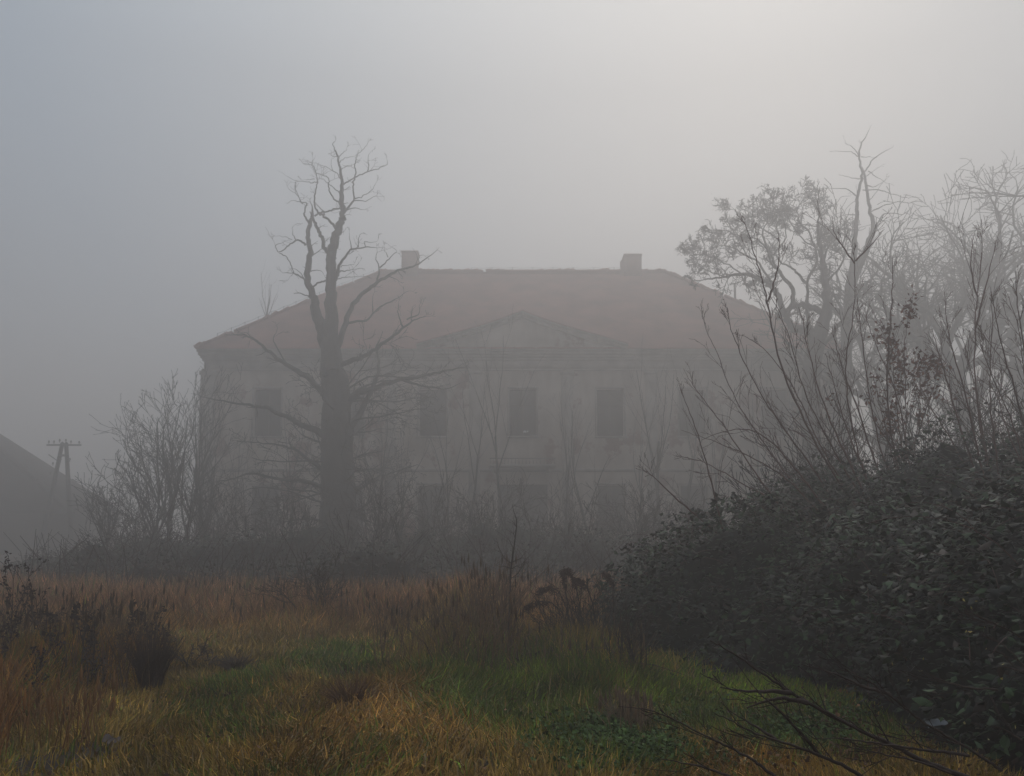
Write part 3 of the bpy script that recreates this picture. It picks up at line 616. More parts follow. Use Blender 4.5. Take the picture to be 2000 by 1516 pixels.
for k, (px, Y, pyt, r, ln, lab) in enumerate((
    (470, 35, 800, .05, 0, 'slim sapling in front of the blank wall left of the first window'),
    (575, 34, 740, .06, .04, 'slim sapling between the leftmost window and the dead tree trunk'),
    (742, 33, 700, .07, .06, 'sapling just right of the big dead tree trunk'),
    (790, 35, 760, .06, 0, 'thin sapling left of the third window from the left'),
    (880, 34, 715, .06, -.03, 'thin sapling hugging the right side of the third window'),
    (915, 33, 640, .06, .02, 'sapling with forked top between the third window and the door'),
    (990, 32, 545, .07, -.14, 'tall leaning sapling crossing the pediment left of its peak'),
    (1100, 34, 660, .06, .03, 'sapling right of the door beneath the pediment slope'),
    (1160, 32, 730, .07, -.22, 'sapling leaning left between the door and the fifth window'),
    (1285, 33, 575, .09, -.01, 'tall straight sapling right of the pediment reaching the roof'),
    (1245, 35, 690, .05, .05, 'thin sapling right of the fifth window'),
    (1335, 34, 640, .06, .02, 'slender sapling in front of the sixth window bay'),
    (1400, 35, 690, .06, -.05, 'thin sapling left of the rightmost window bay'),
    (1468, 35, 610, .06, .0, 'slender sapling at the right end of the manor wall'))):
    autotree('sapling', lab, gx(px, Y * FS), Y * FS, htop(pyt, Y * FS), r * 1.25, SP, 50 + k, 'bark', 'bare saplings in front of the manor', lean=(ln, 0))
# little tree rooted in the roof tiles
hp = np.array((exl, ey0, ez)) * .66 + np.array(RL) * .34
t = thing('roof_sapling', hp, 'small bare sapling growing out of the left roof hip', 'sapling'); m = MB(); rg = np.random.default_rng(3)
for q in ((-.5, 2.6), (0, 2.0), (.45, 2.0), (-1.0, 1.3), (.9, 1.6)): grow(m, rg, hp, np.array([q[0] * .5, -.1, 1]), q[1] * FS, .03, 1, dict(SP, lv=2), None)
m.build('branches', M['bark'], t)

# ------------------------------------------------------------------ leafy masses
def domes(x, y, D, seed, lump=.35, ls=1.0):
    h = np.full(np.shape(x), -1.0)
    for (cx, cy, rx, ry, hh) in D:
        q = (np.abs((x - cx) / rx) ** 2.4 + np.abs((y - cy) / ry) ** 2.4); h = np.maximum(h, np.where(q < 1, hh * np.sqrt(np.clip(1 - q, 0, 1)), -1))
    nz = fbm(x * ls + 31, y * ls + 5, seed, 4) - .5
    return np.where(h > 0, h * (1 + lump * 1.3 * nz) + lump * nz * np.minimum(h, 1), h)
def mass(D, seed, xr_, yr, n, size, pal, mname, tname, lump=.35, ls=1.0, parent=None, depth=.25, step=.12, core='under', front=True, gap=.36, gapf=1.9, asp=.62):
    """inner thicket surface plus leaves spread through its outer layer"""
    rg = np.random.default_rng(seed)
    nx = int((xr_[1] - xr_[0]) / step); ny = int((yr[1] - yr[0]) / step)
    X, Y, Q = grid(*xr_, nx, *yr, ny); H = domes(X, Y, D, seed, lump, ls); Hc = H - depth * .75; z = gh(X, Y) + np.maximum(Hc, -.12)
    keep = (Hc[Q] > -.1).any(1); m = MB(); m.add(np.stack([X, Y, z], -1), Q[keep])
    # samples weighted by slope so steep flanks are as leafy as tops
    x = rg.uniform(*xr_, n * 4); y = rg.uniform(*yr, n * 4); h = domes(x, y, D, seed, lump, ls); e = .06
    hx = (domes(x + e, y, D, seed, lump, ls) - h) / e; hy = (domes(x, y + e, D, seed, lump, ls) - h) / e; sl2 = np.clip(np.sqrt(1 + hx ** 2 + hy ** 2), 1, 7)
    ok = (h > .03) & (rg.random(len(x)) < sl2 / 5)
    if front: ok &= (hy * y + hx * x > -1.2 * y * .3)
    ok &= (vnoise(x * gapf, (y + h * 1.4) * gapf, seed + 3) * .65 + vnoise(x * gapf * 2.3, (y + h * 1.4) * gapf * 2.3, seed + 4) * .35 + rg.normal(0, .07, len(x)) > gap)
    x, y, h, hx, hy = [a[ok][:n] for a in (x, y, h, hx, hy)]
    dpt = rg.random(len(x)) ** 1.6 * depth; zz = gh(x, y) + np.maximum(h - dpt, .02); nrm = np.stack([-hx, -hy, np.ones_like(h)], 1); nrm /= np.linalg.norm(nrm, axis=1)[:, None]
    cc = np.stack([x, y, zz], 1) + rg.normal(0, size * .5, (len(x), 3)) + nrm * size * .4
    # leaves hang: plane faces outwards and up, with scatter
    nn = nrm * .35 + [0, -.05, .75] + rg.normal(0, .42, nrm.shape); nn /= np.linalg.norm(nn, axis=1)[:, None]
    a = rg.normal(0, 1, nrm.shape) + [0, 0, -.5]; a -= nn * (a * nn).sum(1)[:, None]; a /= np.linalg.norm(a, axis=1)[:, None]; b = np.cross(nn, a)
    s = (size * rg.uniform(.45, 1.0, len(x)) * np.where(rg.random(len(x)) < .2, 1.5, 1))[:, None]; w_ = s * asp * rg.uniform(.75, 1.2, (len(x), 1))
    v = np.stack([cc - a * s * .5, cc - a * s * .12 + b * w_ * .5 - nn * s * .06, cc + a * s * .55 - nn * s * .12, cc - a * s * .12 - b * w_ * .5 - nn * s * .06, cc + nn * s * .03], 1).reshape(-1, 3)
    i = np.arange(len(x))[:, None] * 5; tt = np.vstack([i + [0, 1, 4], i + [1, 2, 4], i + [2, 3, 4], i + [3, 0, 4]])
    pal = np.asarray(pal); clump = vnoise(x * 1.7, y * 1.7 + zz * 1.3, 5); pk = np.clip((clump * len(pal) + rg.normal(0, 1.6, len(x))), 0, len(pal) - 1).astype(int)
    k = pal[pk] * rg.uniform(.75, 1.3, (len(x), 1)); lm = MB(); lm.add(v, None, tt, np.repeat(k, 5, 0))
    return m, lm
GRN = [(.003, .007, .003), (.010, .02, .008), (.003, .005, .002), (.024, .05, .016), (.02, .01, .005), (.004, .009, .003), (.05, .085, .04)]
MD = [(3.9, 12.2, 2.5, 3.0, 1.95), (6.9, 13.2, 3.5, 3.8, 2.9), (10.5, 12.5, 4.2, 4.5, 3.15), (5.6, 9.0, 2.7, 3.0, 2.05), (5.6, 6.3, 2.6, 3.1, 1.75), (2.7, 11.6, 1.3, 1.7, 1.15), (8.8, 8.0, 3.5, 4.5, 2.7), (4.0, 9.8, 1.9, 1.4, 1.2)]
bush = thing('bramble_bush', (5.5, 9.5, 0), 'huge dark mound of glossy bramble leaves filling the right side', 'bush')
m, lm = mass(MD, 61, (1.0, 13), (2.9, 17.5), 200000, .09, GRN, '', '', lump=.55, ls=.9, depth=.6, gap=.45, gapf=2.0)
m.build('shade_core', M['under'], bush, True); lm.build('foliage', M['leaf_dark'], bush)  # core sheet is near-black, standing in for shade behind the leaves
MD_SHADE = [(8.4, 4.6, 2.8, 2.8, 4.6)]  # unseen mass added outside the view on the right to shade the near mound
m, lm = mass(MD_SHADE, 63, (5.4, 11.4), (1.6, 7.6), 30000, .09, GRN, '', '', lump=.3, ls=.8, depth=.3, front=False)
m.build('shade_core', M['under'], bush, True); lm.build('foliage', M['leaf_dark'], bush)
# sprigs and arching canes standing proud of the mass
rg = np.random.default_rng(64); sm = MB(); sl3 = MB(); cen = []
for k in range(1500):
    x = rg.uniform(1.2, 10.5); y = rg.uniform(4.5, 16); h = float(domes(np.array([x]), np.array([y]), MD, 61, .55, .9)[0])
    if h < .25: continue
    p = np.array([x, y, float(gh(x, y)) + h - .1]); a = rg.uniform(0, 2 * math.pi); Ls = rg.uniform(.25, .7) * (1.8 if rg.random() < .12 else 1); d = np.array([math.cos(a) * .7, math.sin(a) * .7 - .2, rg.uniform(.4, 1.4)]); pts = [p]
    for j in range(6): d = unit(d + np.array([math.cos(a) * .12, math.sin(a) * .12, -.22])); pts.append(pts[-1] + d * Ls / 6)
    sm.tube(pts, np.linspace(.005, .002, 7), 3)
    for j in range(2, 7):
        cen += [pts[j]] * 3
leaves(sl3, rg, np.array(cen), .10, GRN, .035, .5, .6)
sm.build('arching_stems', M['twig_red'], bush); sl3.build('sprig_leaves', M['leaf_dark'], bush)
def mound_z(x, y): return float(gh(x, y) + max(0, domes(np.array([x]), np.array([y]), MD, 61, .55, .9)[0]))
# thicket band in front of the house
TB = []
rb = np.random.default_rng(71)
for k in range(60):
    Yd = rb.uniform(19.5, 33); pxd = rb.uniform(90, 1420); hh = rb.uniform(.7, 1.2) + max(0, (Yd - 21) * .085) + (.5 if 250 < pxd < 480 and Yd > 22 else 0) + (.7 if 960 < pxd < 1130 and Yd > 25 else 0)
    hh *= .62 if pxd < 520 else .8
    if pxd < 230: hh *= .7
    TB.append((gx(pxd, Yd), Yd, rb.uniform(1.2, 3), rb.uniform(1.2, 2.4), hh))
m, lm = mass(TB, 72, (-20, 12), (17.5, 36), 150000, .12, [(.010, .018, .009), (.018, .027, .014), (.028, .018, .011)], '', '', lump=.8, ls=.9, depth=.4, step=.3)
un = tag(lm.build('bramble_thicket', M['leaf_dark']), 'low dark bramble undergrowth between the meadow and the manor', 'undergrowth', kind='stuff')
m.build('thicket_shade_core', M['under'], un, True)  # near-black sheet, shade under the thicket leaves put into its colour
# uncountable bare scrub: thin stems veiling the foot of the house
rg = np.random.default_rng(75); m = MB()
SC = dict(seg=[7, 5, 3], gnarl=.09, up=.05, lv=2, n=[7, 4], ang=.5, lr=.4, rr=.5, rmin=.009, taper=.3, t0=.15)
for k in range(270):
    Y = rg.uniform(24, 48); px = rg.uniform(180, 1560); h = rg.uniform(.9, 2.5) * (1.8 if rg.random() < .18 and Y > 34 else 1)
    if px < 330: h = rg.uniform(.6, 1.5)
    x = gx(px, Y); grow(m, rg, np.array([x, Y, float(gh(x, Y))]), np.array([rg.normal(0, .2), rg.normal(0, .2), 1]), h, .018 + h * .004, 0, SC, None)
for k in range(900):
    Y = rg.uniform(17.5, 27); x = gx(rg.uniform(60, 1300), Y); h = rg.uniform(.5, 1.7); z = float(gh(x, Y)); a = rg.normal(0, .25, 2)
    m.tube([(x, Y, z), (x + a[0] * h * .4, Y + a[1] * h * .4, z + h * .6), (x + a[0] * h * 1.4, Y + a[1] * h, z + h)], [.012, .01, .006], 3)
tag(m.build('bare_scrub', M['twig']), 'tangle of thin bare scrub stems veiling the foot of the manor', 'scrub', kind='stuff')
# bare twiggy shrubs poking out of the thicket
TS = dict(seg=[5, 4, 3], gnarl=.16, up=.03, lv=3, n=[5, 4, 2], ang=.6, lr=.6, rr=.6, rmin=.007, taper=.3, t0=.15)
def twigshrub(px, Y, hh, nst, seed, label, group, name='bare_shrub', spread=.9, P=TS, matk='twig', r=.02, px_is_x=False, zb=None):
    rg = np.random.default_rng(seed); x = px if px_is_x else gx(px, Y); z0 = float(gh(x, Y)) if zb is None else zb; m = MB(); tips = []
    for k in range(nst):
        a = rg.uniform(0, 2 * math.pi); s_ = spread * rg.uniform(.1, 1)
        grow(m, rg, np.array([x + rg.normal(0, .12), Y + rg.normal(0, .12), z0]), np.array([math.cos(a) * s_, math.sin(a) * s_, 1]), hh * rg.uniform(.55, .85), r, 0, P, tips)
    t = thing(name, (x, Y, z0), label, 'shrub', group); m.build('stems', M[matk], t); return t
G2 = 'bare shrubs in the undergrowth before the manor'
for k, (px, Y, hh, lab) in enumerate(((255, 25, 2.0, 'tangled bare shrub right of the small lone tree'), (300, 26, 3.4, 'wide bare shrub under the corner tree clump'), (185, 24, 1.1, 'low bare shrub right beside the utility pole foot'),
    (430, 27, 3.0, 'bare shrub below the leftmost ground floor window'), (560, 26, 2.8, 'bare shrub left of the dead tree trunk foot'), (760, 27, 3.6, 'bare shrub right of the dead tree trunk foot'),
    (870, 27, 3.0, 'bare shrub below the third window'), (940, 28, 3.4, 'bare shrub left of the manor door'), (1120, 28, 3.0, 'bare shrub right of the manor door'), (1230, 26, 3.2, 'bare shrub below the fifth window'), (1330, 24, 3.0, 'bare shrub behind the left toe of the bramble mound'))):
    twigshrub(px, Y * 1.15, hh * 1.2, 13, 90 + k, lab, G2)

# ------------------------------------------------------------------ shoots rising from the mound
def shoots(label, Y, stems, seed, name='willow_shrub', matk='twig_red', group=None, per=3.4, L_=.9, leafpal=None, leafn=0, rpx=2.3, extra=None, depth=.25, lv=2, leafsize=.07):
    rg = np.random.default_rng(seed); m = MB(); tips = []; base = None
    P = dict(seg=[5, 4, 3], gnarl=.07, up=.05, lv=lv, n=[3, 2], ang=.42, lr=.6, rr=.6, rmin=min(.003, .0005 * Y), taper=.3, t0=.15)
    for st in stems:
        r0 = rpx * rg.uniform(.75, 1.15) * (st[2] if len(st) > 2 and not isinstance(st[2], tuple) else 1)
        pts = [q for q in st if isinstance(q, tuple)]; dz = rg.uniform(-1, 1) * depth; n = len(pts); pp = []
        for k, (px, py) in enumerate(pts): pp.append(at(px, py, Y + dz * (n - 1 - k) * .0 + dz * k * .8))
        pp = np.array(pp); s_ = np.linspace(0, n - 1, (n - 1) * 5 + 1); Q = np.stack([np.interp(s_, np.arange(n), pp[:, c]) for c in range(3)], 1)
        for c in range(3):
            q_ = np.convolve(np.pad(Q[:, c], 3, mode='edge'), np.ones(7) / 7, 'valid'); q_[0] = Q[0, c]; q_[-1] = Q[-1, c]; Q[:, c] = q_
        Q[1:-1] += rg.normal(0, .0005 * Y, (len(Q) - 2, 3))
        rr = np.linspace(1, .22, len(Q)) * r0 * Y / FPX; m.tube(Q, rr, 5)
        if base is None: base = Q[0]
        ln = np.linalg.norm(Q[1:] - Q[:-1], axis=1).sum()
        for _ in range(int(per * ln)):
            k = rg.integers(int(len(Q) * .2), len(Q) - 1); d = unit(Q[k + 1] - Q[k]); a = rg.uniform(.25, .6); rv = unit(np.cross(d, rg.normal(0, 1, 3)))
            grow(m, rg, Q[k], d * math.cos(a) + rv * math.sin(a), L_ * rg.uniform(.25, 1.1) * (1.2 - k / len(Q)), max(min(.004, .0006 * Y), rr[k] * .5), 0, P, tips)
    t = thing(name, (base[0], base[1], max(0, base[2])), label, 'shrub', group); m.build('stems', M[matk], t)
    if leafn:
        T = np.array(tips); lm = MB(); leaves(lm, rg, T[rg.integers(0, len(T), leafn)], leafsize, leafpal, .05, .9); lm.build('leaves', M['leaf_dry'], t)
    return t
G3 = 'bare reddish shrubs sprouting from the bramble mound'
shoots('bare reddish shrub whose long shoots fan left in front of the roof hip', 12.2, [
 [(1700, 1030), (1678, 1000), (1615, 910), (1541, 765), (1513, 674), (1499, 590), (1492, 555), (1475, 506), (1461, 450), (1448, 425)],
 [(1499, 590), (1515, 545), (1523, 500), (1520, 455)],
 [(1640, 1040), (1580, 980), (1517, 903), (1475, 840), (1426, 770), (1401, 684), (1379, 650), (1372, 611)],
 [(1700, 1030), (1640, 940), (1590, 850), (1560, 770), (1520, 710), (1470, 660), (1430, 650)],
 [(1720, 1030), (1670, 930), (1620, 820), (1590, 740), (1575, 660), (1560, 600)],
 [(1650, 1020), (1600, 930), (1540, 850), (1490, 780), (1450, 700), (1425, 640), (1420, 600)],
 [(1720, 1030), (1650, 920), (1600, 830), (1560, 740), (1540, 640), (1500, 570)]], 101, group=G3)
shoots('sparse shrub leaning far left over the toe of the mound, nearest the manor', 11.3, [
 [(1620, 1030), (1560, 950), (1500, 910), (1440, 880), (1390, 860), (1330, 840)],
 [(1600, 1040), (1520, 980), (1440, 940), (1380, 900), (1320, 890)],
 [(1560, 1030), (1500, 960), (1440, 870), (1390, 800), (1350, 750), (1335, 720)],
 [(1420, 1060), (1400, 990), (1375, 880), (1345, 800), (1330, 760)],
 [(1400, 1040), (1350, 1000), (1290, 945), (1260, 915)],
 [(1640, 1030), (1590, 960), (1540, 900), (1500, 850), (1440, 830), (1370, 860)]], 102, group=G3, per=2.2)
shoots('upright reddish shrub with forked tips in front of the tall dead tree', 12.8, [
 [(1740, 1040), (1700, 960), (1671, 875), (1653, 770), (1650, 695), (1667, 625), (1671, 555), (1667, 502), (1671, 478)],
 [(1669, 515), (1645, 480), (1629, 457), (1625, 422)], [(1671, 510), (1700, 480), (1725, 450)],
 [(1770, 1040), (1741, 925), (1709, 855), (1688, 695), (1678, 625), (1672, 560)],
 [(1760, 1040), (1720, 940), (1690, 840), (1660, 760), (1635, 690), (1625, 640)],
 [(1780, 1030), (1750, 900), (1730, 780), (1735, 680), (1745, 560), (1742, 500)],
 [(1740, 1040), (1690, 930), (1650, 830), (1625, 740), (1612, 690)],
 [(1800, 1030), (1770, 880), (1755, 760), (1700, 660), (1690, 600)]], 103, group=G3)
shoots('shrub still holding brown leaves between the bare shoots', 13.4, [
 [(1780, 1030), (1765, 900), (1750, 800), (1745, 700), (1735, 640)], [(1775, 1000), (1740, 880), (1715, 780), (1700, 710)], [(1770, 960), (1790, 860), (1800, 760), (1790, 690)],
 [(1770, 920), (1770, 800), (1765, 700), (1770, 640), (1780, 600)], [(1760, 900), (1720, 840), (1690, 800)], [(1770, 900), (1810, 800), (1840, 700)]], 104, name='leafy_shrub', group=None, leafpal=[(.15, .055, .04), (.2, .08, .055)], leafn=900, per=4, rpx=1.6, leafsize=.085)
shoots('tall shrub with one long shoot rising near the right edge', 12.0, [
 [(1960, 1020), (1920, 880), (1905, 770), (1902, 660), (1909, 576), (1919, 485), (1917, 429)], [(1905, 640), (1925, 560), (1945, 470)], [(1910, 580), (1890, 520), (1905, 450)],
 [(1940, 1020), (1890, 880), (1860, 780), (1830, 680), (1820, 640)], [(1940, 1000), (1900, 840), (1880, 740), (1850, 660), (1845, 570)], [(1960, 1000), (1940, 850), (1930, 740), (1940, 640), (1935, 560)],
 [(1930, 1000), (1870, 880), (1820, 800), (1790, 740)], [(1950, 1000), (1920, 860), (1900, 720), (1870, 640)]], 105, group=G3)
shoots('dense bare shrub cut off by the right edge of the photo', 11.2, [
 [(2040, 1000), (2010, 860), (1980, 760), (1950, 650), (1935, 570)], [(2050, 1000), (2030, 800), (2000, 680), (1985, 590), (1984, 530)], [(2020, 1000), (1990, 860), (1960, 780), (1920, 700), (1910, 640)],
 [(2060, 1000), (2040, 860), (2000, 760), (1995, 640), (1960, 560)], [(2040, 980), (1990, 900), (1950, 800), (1940, 700)], [(2080, 980), (2070, 800), (2050, 660), (2030, 560)]], 106, group=G3)
for k, (px, Y, hh, lab) in enumerate(((1640, 16, 2.6, 'low bare shrub behind the mound, left of the leafy shrub'), (1820, 16.5, 3.2, 'low bare shrub behind the mound crest, right of the leafy shrub'), (1930, 16, 3.4, 'bare thicket shrub on the far slope of the mound'),
                                     (1560, 15.5, 2.2, 'bare shrub on the left shoulder of the mound'), (1730, 18, 3.4, 'bare shrub farthest behind the mound crest'))):
    twigshrub(px, Y, hh + 1.2, 14, 120 + k, lab, 'twiggy shrubs behind the bramble mound', P=dict(TS, lv=3, up=.08, gnarl=.1), spread=.55)

# ------------------------------------------------------------------ meadow grass
GREEN = [blob(520, 760, 1265, 1335), blob(780, 1180, 1290, 1420), blob(1230, 1680, 1305, 1430), blob(1060, 1330, 1400, 1516), blob(1380, 1800, 1400, 1490), blob(380, 560, 1300, 1400)]
BRIGHT = [blob(1280, 1620, 1315, 1385), blob(960, 1080, 1320, 1370), blob(1180, 1300, 1350, 1380)]
RUST = [blob(600, 980, 1330, 1540), blob(-60, 220, 1240, 1480), blob(1280, 1560, 1470, 1560)]
TALL = [blob(820, 1010, 1200, 1330), blob(-80, 190, 1270, 1440), blob(1000, 1250, 1270, 1360)]
BARE = [blob(-60, 290, 1462, 1560), blob(90, 250, 1450, 1500), blob(1010, 1100, 1355, 1385), blob(930, 990, 1480, 1520)]
def edge_x(y):  # grass stops under the mound
    return y
def blades(n, y0, y1, seed, wmul=1.0, px0=-140, px1=2140):
    rg = np.random.default_rng(seed)
    y = np.sqrt(rg.uniform(y0 ** 2, y1 ** 2, n)); x = (rg.uniform(px0, px1, n) - 1000) / FPX * y
    # gather into tussocks
    cl = rg.integers(0, max(1, n // 34), n); cy = np.sqrt(rg.uniform(y0 ** 2, y1 ** 2, n // 34 + 1)); cx = (rg.uniform(px0, px1, n // 34 + 1) - 1000) / FPX * cy
    tus = rg.random(n) < .62; x = np.where(tus, cx[cl] + rg.normal(0, .05, n) * (1 + y * .04), x); y = np.where(tus, cy[cl] + rg.normal(0, .06, n) * (1 + y * .04), y)
    mz = domes(x, y, MD, 61, .55, .9); ok = (mz < .25) & (rg.random(n) > bw(x, y, BARE) * .93) & (y > 2.5) & (rg.random(n) < .35 + 1.3 * fbm(x * 3.1, y * 3.1, 49, 2))
    ok &= (y < 17) | (rg.random(n) < np.clip(1 - (y - 17) / 8, 0, 1) ** 1.3)
    x, y, cl, tus = x[ok], y[ok], cl[ok], tus[ok]; n = len(x)
    g = np.clip(bw(x, y, GREEN) * 1.2 + (fbm(x * .9, y * .9, 41) - .5) * 1.6 + .02 - .25 * (y > 11.5), 0, 1); br_ = bw(x, y, BRIGHT); ru = bw(x, y, RUST); ta = bw(x, y, TALL)
    far = np.clip((y - 10.8) / 2.5, 0, 1)
    ln = .11 + .20 * np.clip(fbm(x * 1.9, y * 1.9, 43) - .3, 0, 1) + .30 * ta + .09 * ru + far * (.28 + .25 * fbm(x * .7, y * .7, 44)) * (1 - .75 * g * (y < 13))
    ln *= rg.uniform(.55, 1.35, n)
    c_green = np.array([.06, .105, .012]); c_straw = np.array([.25, .155, .05]); c_rust = np.array([.23, .10, .022]); c_ol = np.array([.15, .11, .012]); c_far = np.array([.26, .12, .07])
    isg = rg.random(n) < g * .85 + .06; a = rg.random(n)[:, None]
    dry = c_straw * a + c_ol * (1 - a); dry = dry * (1 - ru[:, None] * .55) + c_rust * ru[:, None] * .55; dry = dry * (1 - far[:, None] * .7) + c_far * far[:, None] * .7
    gg = c_green * (1 - br_[:, None] * .8) + np.array([.13, .20, .014]) * br_[:, None] * .8
    gg = gg * (1 - .35 * a) + c_ol * .35 * a
    col = np.where(isg[:, None], gg, dry) * 1.5 * np.exp(rg.normal(0, .42, (n, 1))) * (.45 + 1.1 * fbm(x * 2.2, y * 2.2, 47, 3))[:, None]
    pale = rg.random(n) < .05; col[pale] = np.array([.42, .32, .18]) * rg.uniform(.7, 1.1, (pale.sum(), 1))
    wd = (.0050 + .0010 * y) * rg.uniform(.6, 1.3, n) * wmul
    th = 2 * math.pi * fbm(x * .45, y * .45, 51, 2) * 2 + rg.normal(0, 1.1, n); lean = np.clip(rg.normal(.55, .28, n), .05, 1.3) * (1 - .55 * ta) * (1 - .45 * far) + .35 * (ru * (1 - ta))
    d = np.stack([np.cos(th), np.sin(th) * .8 - .1, np.zeros(n)], 1)
    p0 = np.stack([x, y, gh(x, y) - .01], 1)
    zz = np.array([0, 0, 1.0]); L1 = ln[:, None]; le = lean[:, None]
    p1 = p0 + L1 * .5 * (zz * np.cos(le * .5) + d * np.sin(le * .5)); p2 = p1 + L1 * .5 * (zz * np.cos(le * 1.7) + d * np.sin(le * 1.7))
    sa = rg.uniform(-.9, .9, n); sd2 = np.stack([np.cos(sa), np.sin(sa), np.zeros(n)], 1) * wd[:, None] * .5
    V = np.stack([p0 - sd2, p0 + sd2, p1 + sd2 * .85, p1 - sd2 * .85, p2], 1).reshape(-1, 3); i = np.arange(n)[:, None] * 5
    return V, i + [0, 1, 2, 3], i + [3, 2, 4], np.repeat(col, 5, 0)
m = MB()
for a in ((150000, 3.6, 8.5, 1), (150000, 8.0, 13.5, 2), (110000, 13, 25, 3)):
    V, q, t_, k = blades(*a); m.add(V, q, t_, k)
tag(m.build('meadow_grass', M['grass']), 'rough autumn meadow of rusty, straw and green grass', 'grass', kind='stuff')
# low broad-leaved weeds in the green patch, and fallen leaves in the grass
def carpet(name, label, cat, bl, n, size, pal, seed, z1, flat=.5):
    rg = np.random.default_rng(seed); P = []
    for b_ in bl:
        x = rg.normal(b_[0], b_[2] * .6, n); y = rg.normal(b_[1], b_[3] * .6, n); k = (fbm(x * 1.5, y * 1.5, seed) > .42) & (domes(x, y, MD, 61, .55, .9) < .2) & (y > 3.5)
        P.append(np.stack([x, y, gh(x, y) + rg.uniform(.02, z1, n)], 1)[k])
    lm = MB(); leaves(lm, rg, np.vstack(P), size, pal, .01, flat, .75); return tag(lm.build(name, M['leaf_dry']), label, cat, kind='stuff')
carpet('ground_weeds', 'low broad-leaved green weeds carpeting the right of the meadow', 'weeds', [blob(1280, 1780, 1385, 1480), blob(1080, 1330, 1400, 1500)], 6500, .04, [(.05, .10, .02), (.08, .14, .03), (.035, .07, .015)], 811, .13, .6)
carpet('fallen_leaves', 'scattered brown fallen leaves lying in the grass', 'leaves', [blob(0, 1900, 1300, 1530), blob(1400, 2000, 1400, 1540)], 1500, .035, [(.12, .06, .03), (.2, .11, .05), (.06, .03, .018)], 812, .16, .9)
# reeds and tall standing straw
def straw(name, label, spec, seed, matk='grass'):
    rg = np.random.default_rng(seed); m = MB()
    for (px0, px1, Y0, Y1, n, h0, h1, colr) in spec:
        for _ in range(n):
            Y = rg.uniform(Y0, Y1); x = gx(rg.uniform(px0, px1), Y); h = rg.uniform(h0, h1); z = float(gh(x, Y)); a = rg.normal(0, .2, 2)
            p = [np.array([x, Y, z]), np.array([x + a[0] * h * .4, Y + a[1] * h * .4, z + h * .55]), np.array([x + a[0] * h * 1.3, Y + a[1] * h, z + h])]
            m.tube(p, np.array([.0035, .003, .0015]) * (1 + Y * .05), 3); c = np.array(colr) * rg.uniform(.6, 1.3); m.K.append(np.broadcast_to(c, (10, 3)))
            if rg.random() < .35:
                q = p[2]; m.tube([q - [0, 0, .1], q - [0, 0, .04], q + [0, 0, .04]], np.array([.003, .011, .002]) * (1 + Y * .03), 4); m.K.append(np.broadcast_to(c * .8, (13, 3)))
    return tag(m.build(name, M[matk]), label, 'grass', kind='stuff')
straw('tall_straw', 'tall standing straw and reeds rising above the meadow', [
    (860, 1005, 8.5, 12.5, 330, .45, .95, (.15, .085, .045)), (925, 1000, 10.8, 12, 90, .9, 1.25, (.13, .075, .045)), (0, 330, 7.5, 12, 420, .4, .85, (.11, .062, .032)), (0, 60, 5.3, 7, 90, .35, .7, (.3, .13, .03)), (0, 230, 5.8, 7.4, 150, .22, .5, (.28, .135, .04)),
    (740, 900, 9, 13, 160, .35, .75, (.14, .085, .05)), (1000, 1260, 8.3, 10.5, 150, .3, .6, (.15, .10, .06)), (300, 800, 12, 17, 260, .4, .8, (.12, .075, .045)), (1180, 1260, 6.4, 7.4, 90, .18, .32, (.2, .13, .08))], 131)

# ------------------------------------------------------------------ dry weeds on the left
def weed(px, Y, h, seed, label, group):
    rg = np.random.default_rng(seed); x = gx(px, Y); z = float(gh(x, Y)); m = MB(); tips = []
    P = dict(seg=[5, 4, 3], gnarl=.10, up=.06, lv=2, n=[7, 3], ang=.55, lr=.3, rr=.6, rmin=.003, taper=.4, t0=.3)
    for k in range(rg.integers(1, 4)):
        grow(m, rg, np.array([x + rg.normal(0, .05), Y + rg.normal(0, .05), z]), np.array([rg.normal(0, .12), rg.normal(0, .1), 1]), h * rg.uniform(.75, 1), .008, 0, P, tips)
    t = thing('dry_weed', (x, Y, z), label, 'weed', group); m.build('stem', M['twig'], t)
    T = np.array(tips); lm = MB(); leaves(lm, rg, T[rg.integers(0, len(T), int(150 * h / .8))], .038, [(.035, .02, .017), (.05, .028, .022)], .018, .9, .6); lm.build('seed_head', M['leaf_dry'], t)
wl = [(8, 8.5, 1.05, 'dry weed cut by the left edge'), (40, 9.2, 1.25, 'tall dry weed with forked pale top near the left edge'), (72, 8.2, .7, 'short dark dry weed right of the forked one'), (100, 8.8, .95, 'dry weed with bent dark head'),
      (126, 8.4, .85, 'dense dark dry weed with a leafy tip'), (150, 8.0, .62, 'low dense dry weed in the row'), (176, 7.9, .88, 'dry weed with black hanging leaves, darkest of the row'), (198, 8.1, .95, 'tallest dry weed at the right end of the dark row'),
      (215, 8.7, .7, 'small dry weed at the end of the dark row'), (262, 8.9, .86, 'lone upright dry weed right of the dark row'), (284, 8.6, .6, 'small dry weed beside the lone upright one'), (310, 9.6, .72, 'thin dry weed above the dark tuft'),
      (352, 9.2, .55, 'dry weed with drooping dots right of the dark tuft'), (20, 7.6, .8, 'dry weed low at the left edge among rusty grass'), (60, 7.4, .72, 'dry weed in front of the row near the rusty grass'), (120, 7.3, .6, 'dry weed lowest in front of the dark row'), (232, 7.6, .5, 'stubby dry weed left of the dark tuft')]
for k, (px, Y, h, lab) in enumerate(wl): weed(px, Y, h, 140 + k, lab, 'dead weeds in the left meadow')
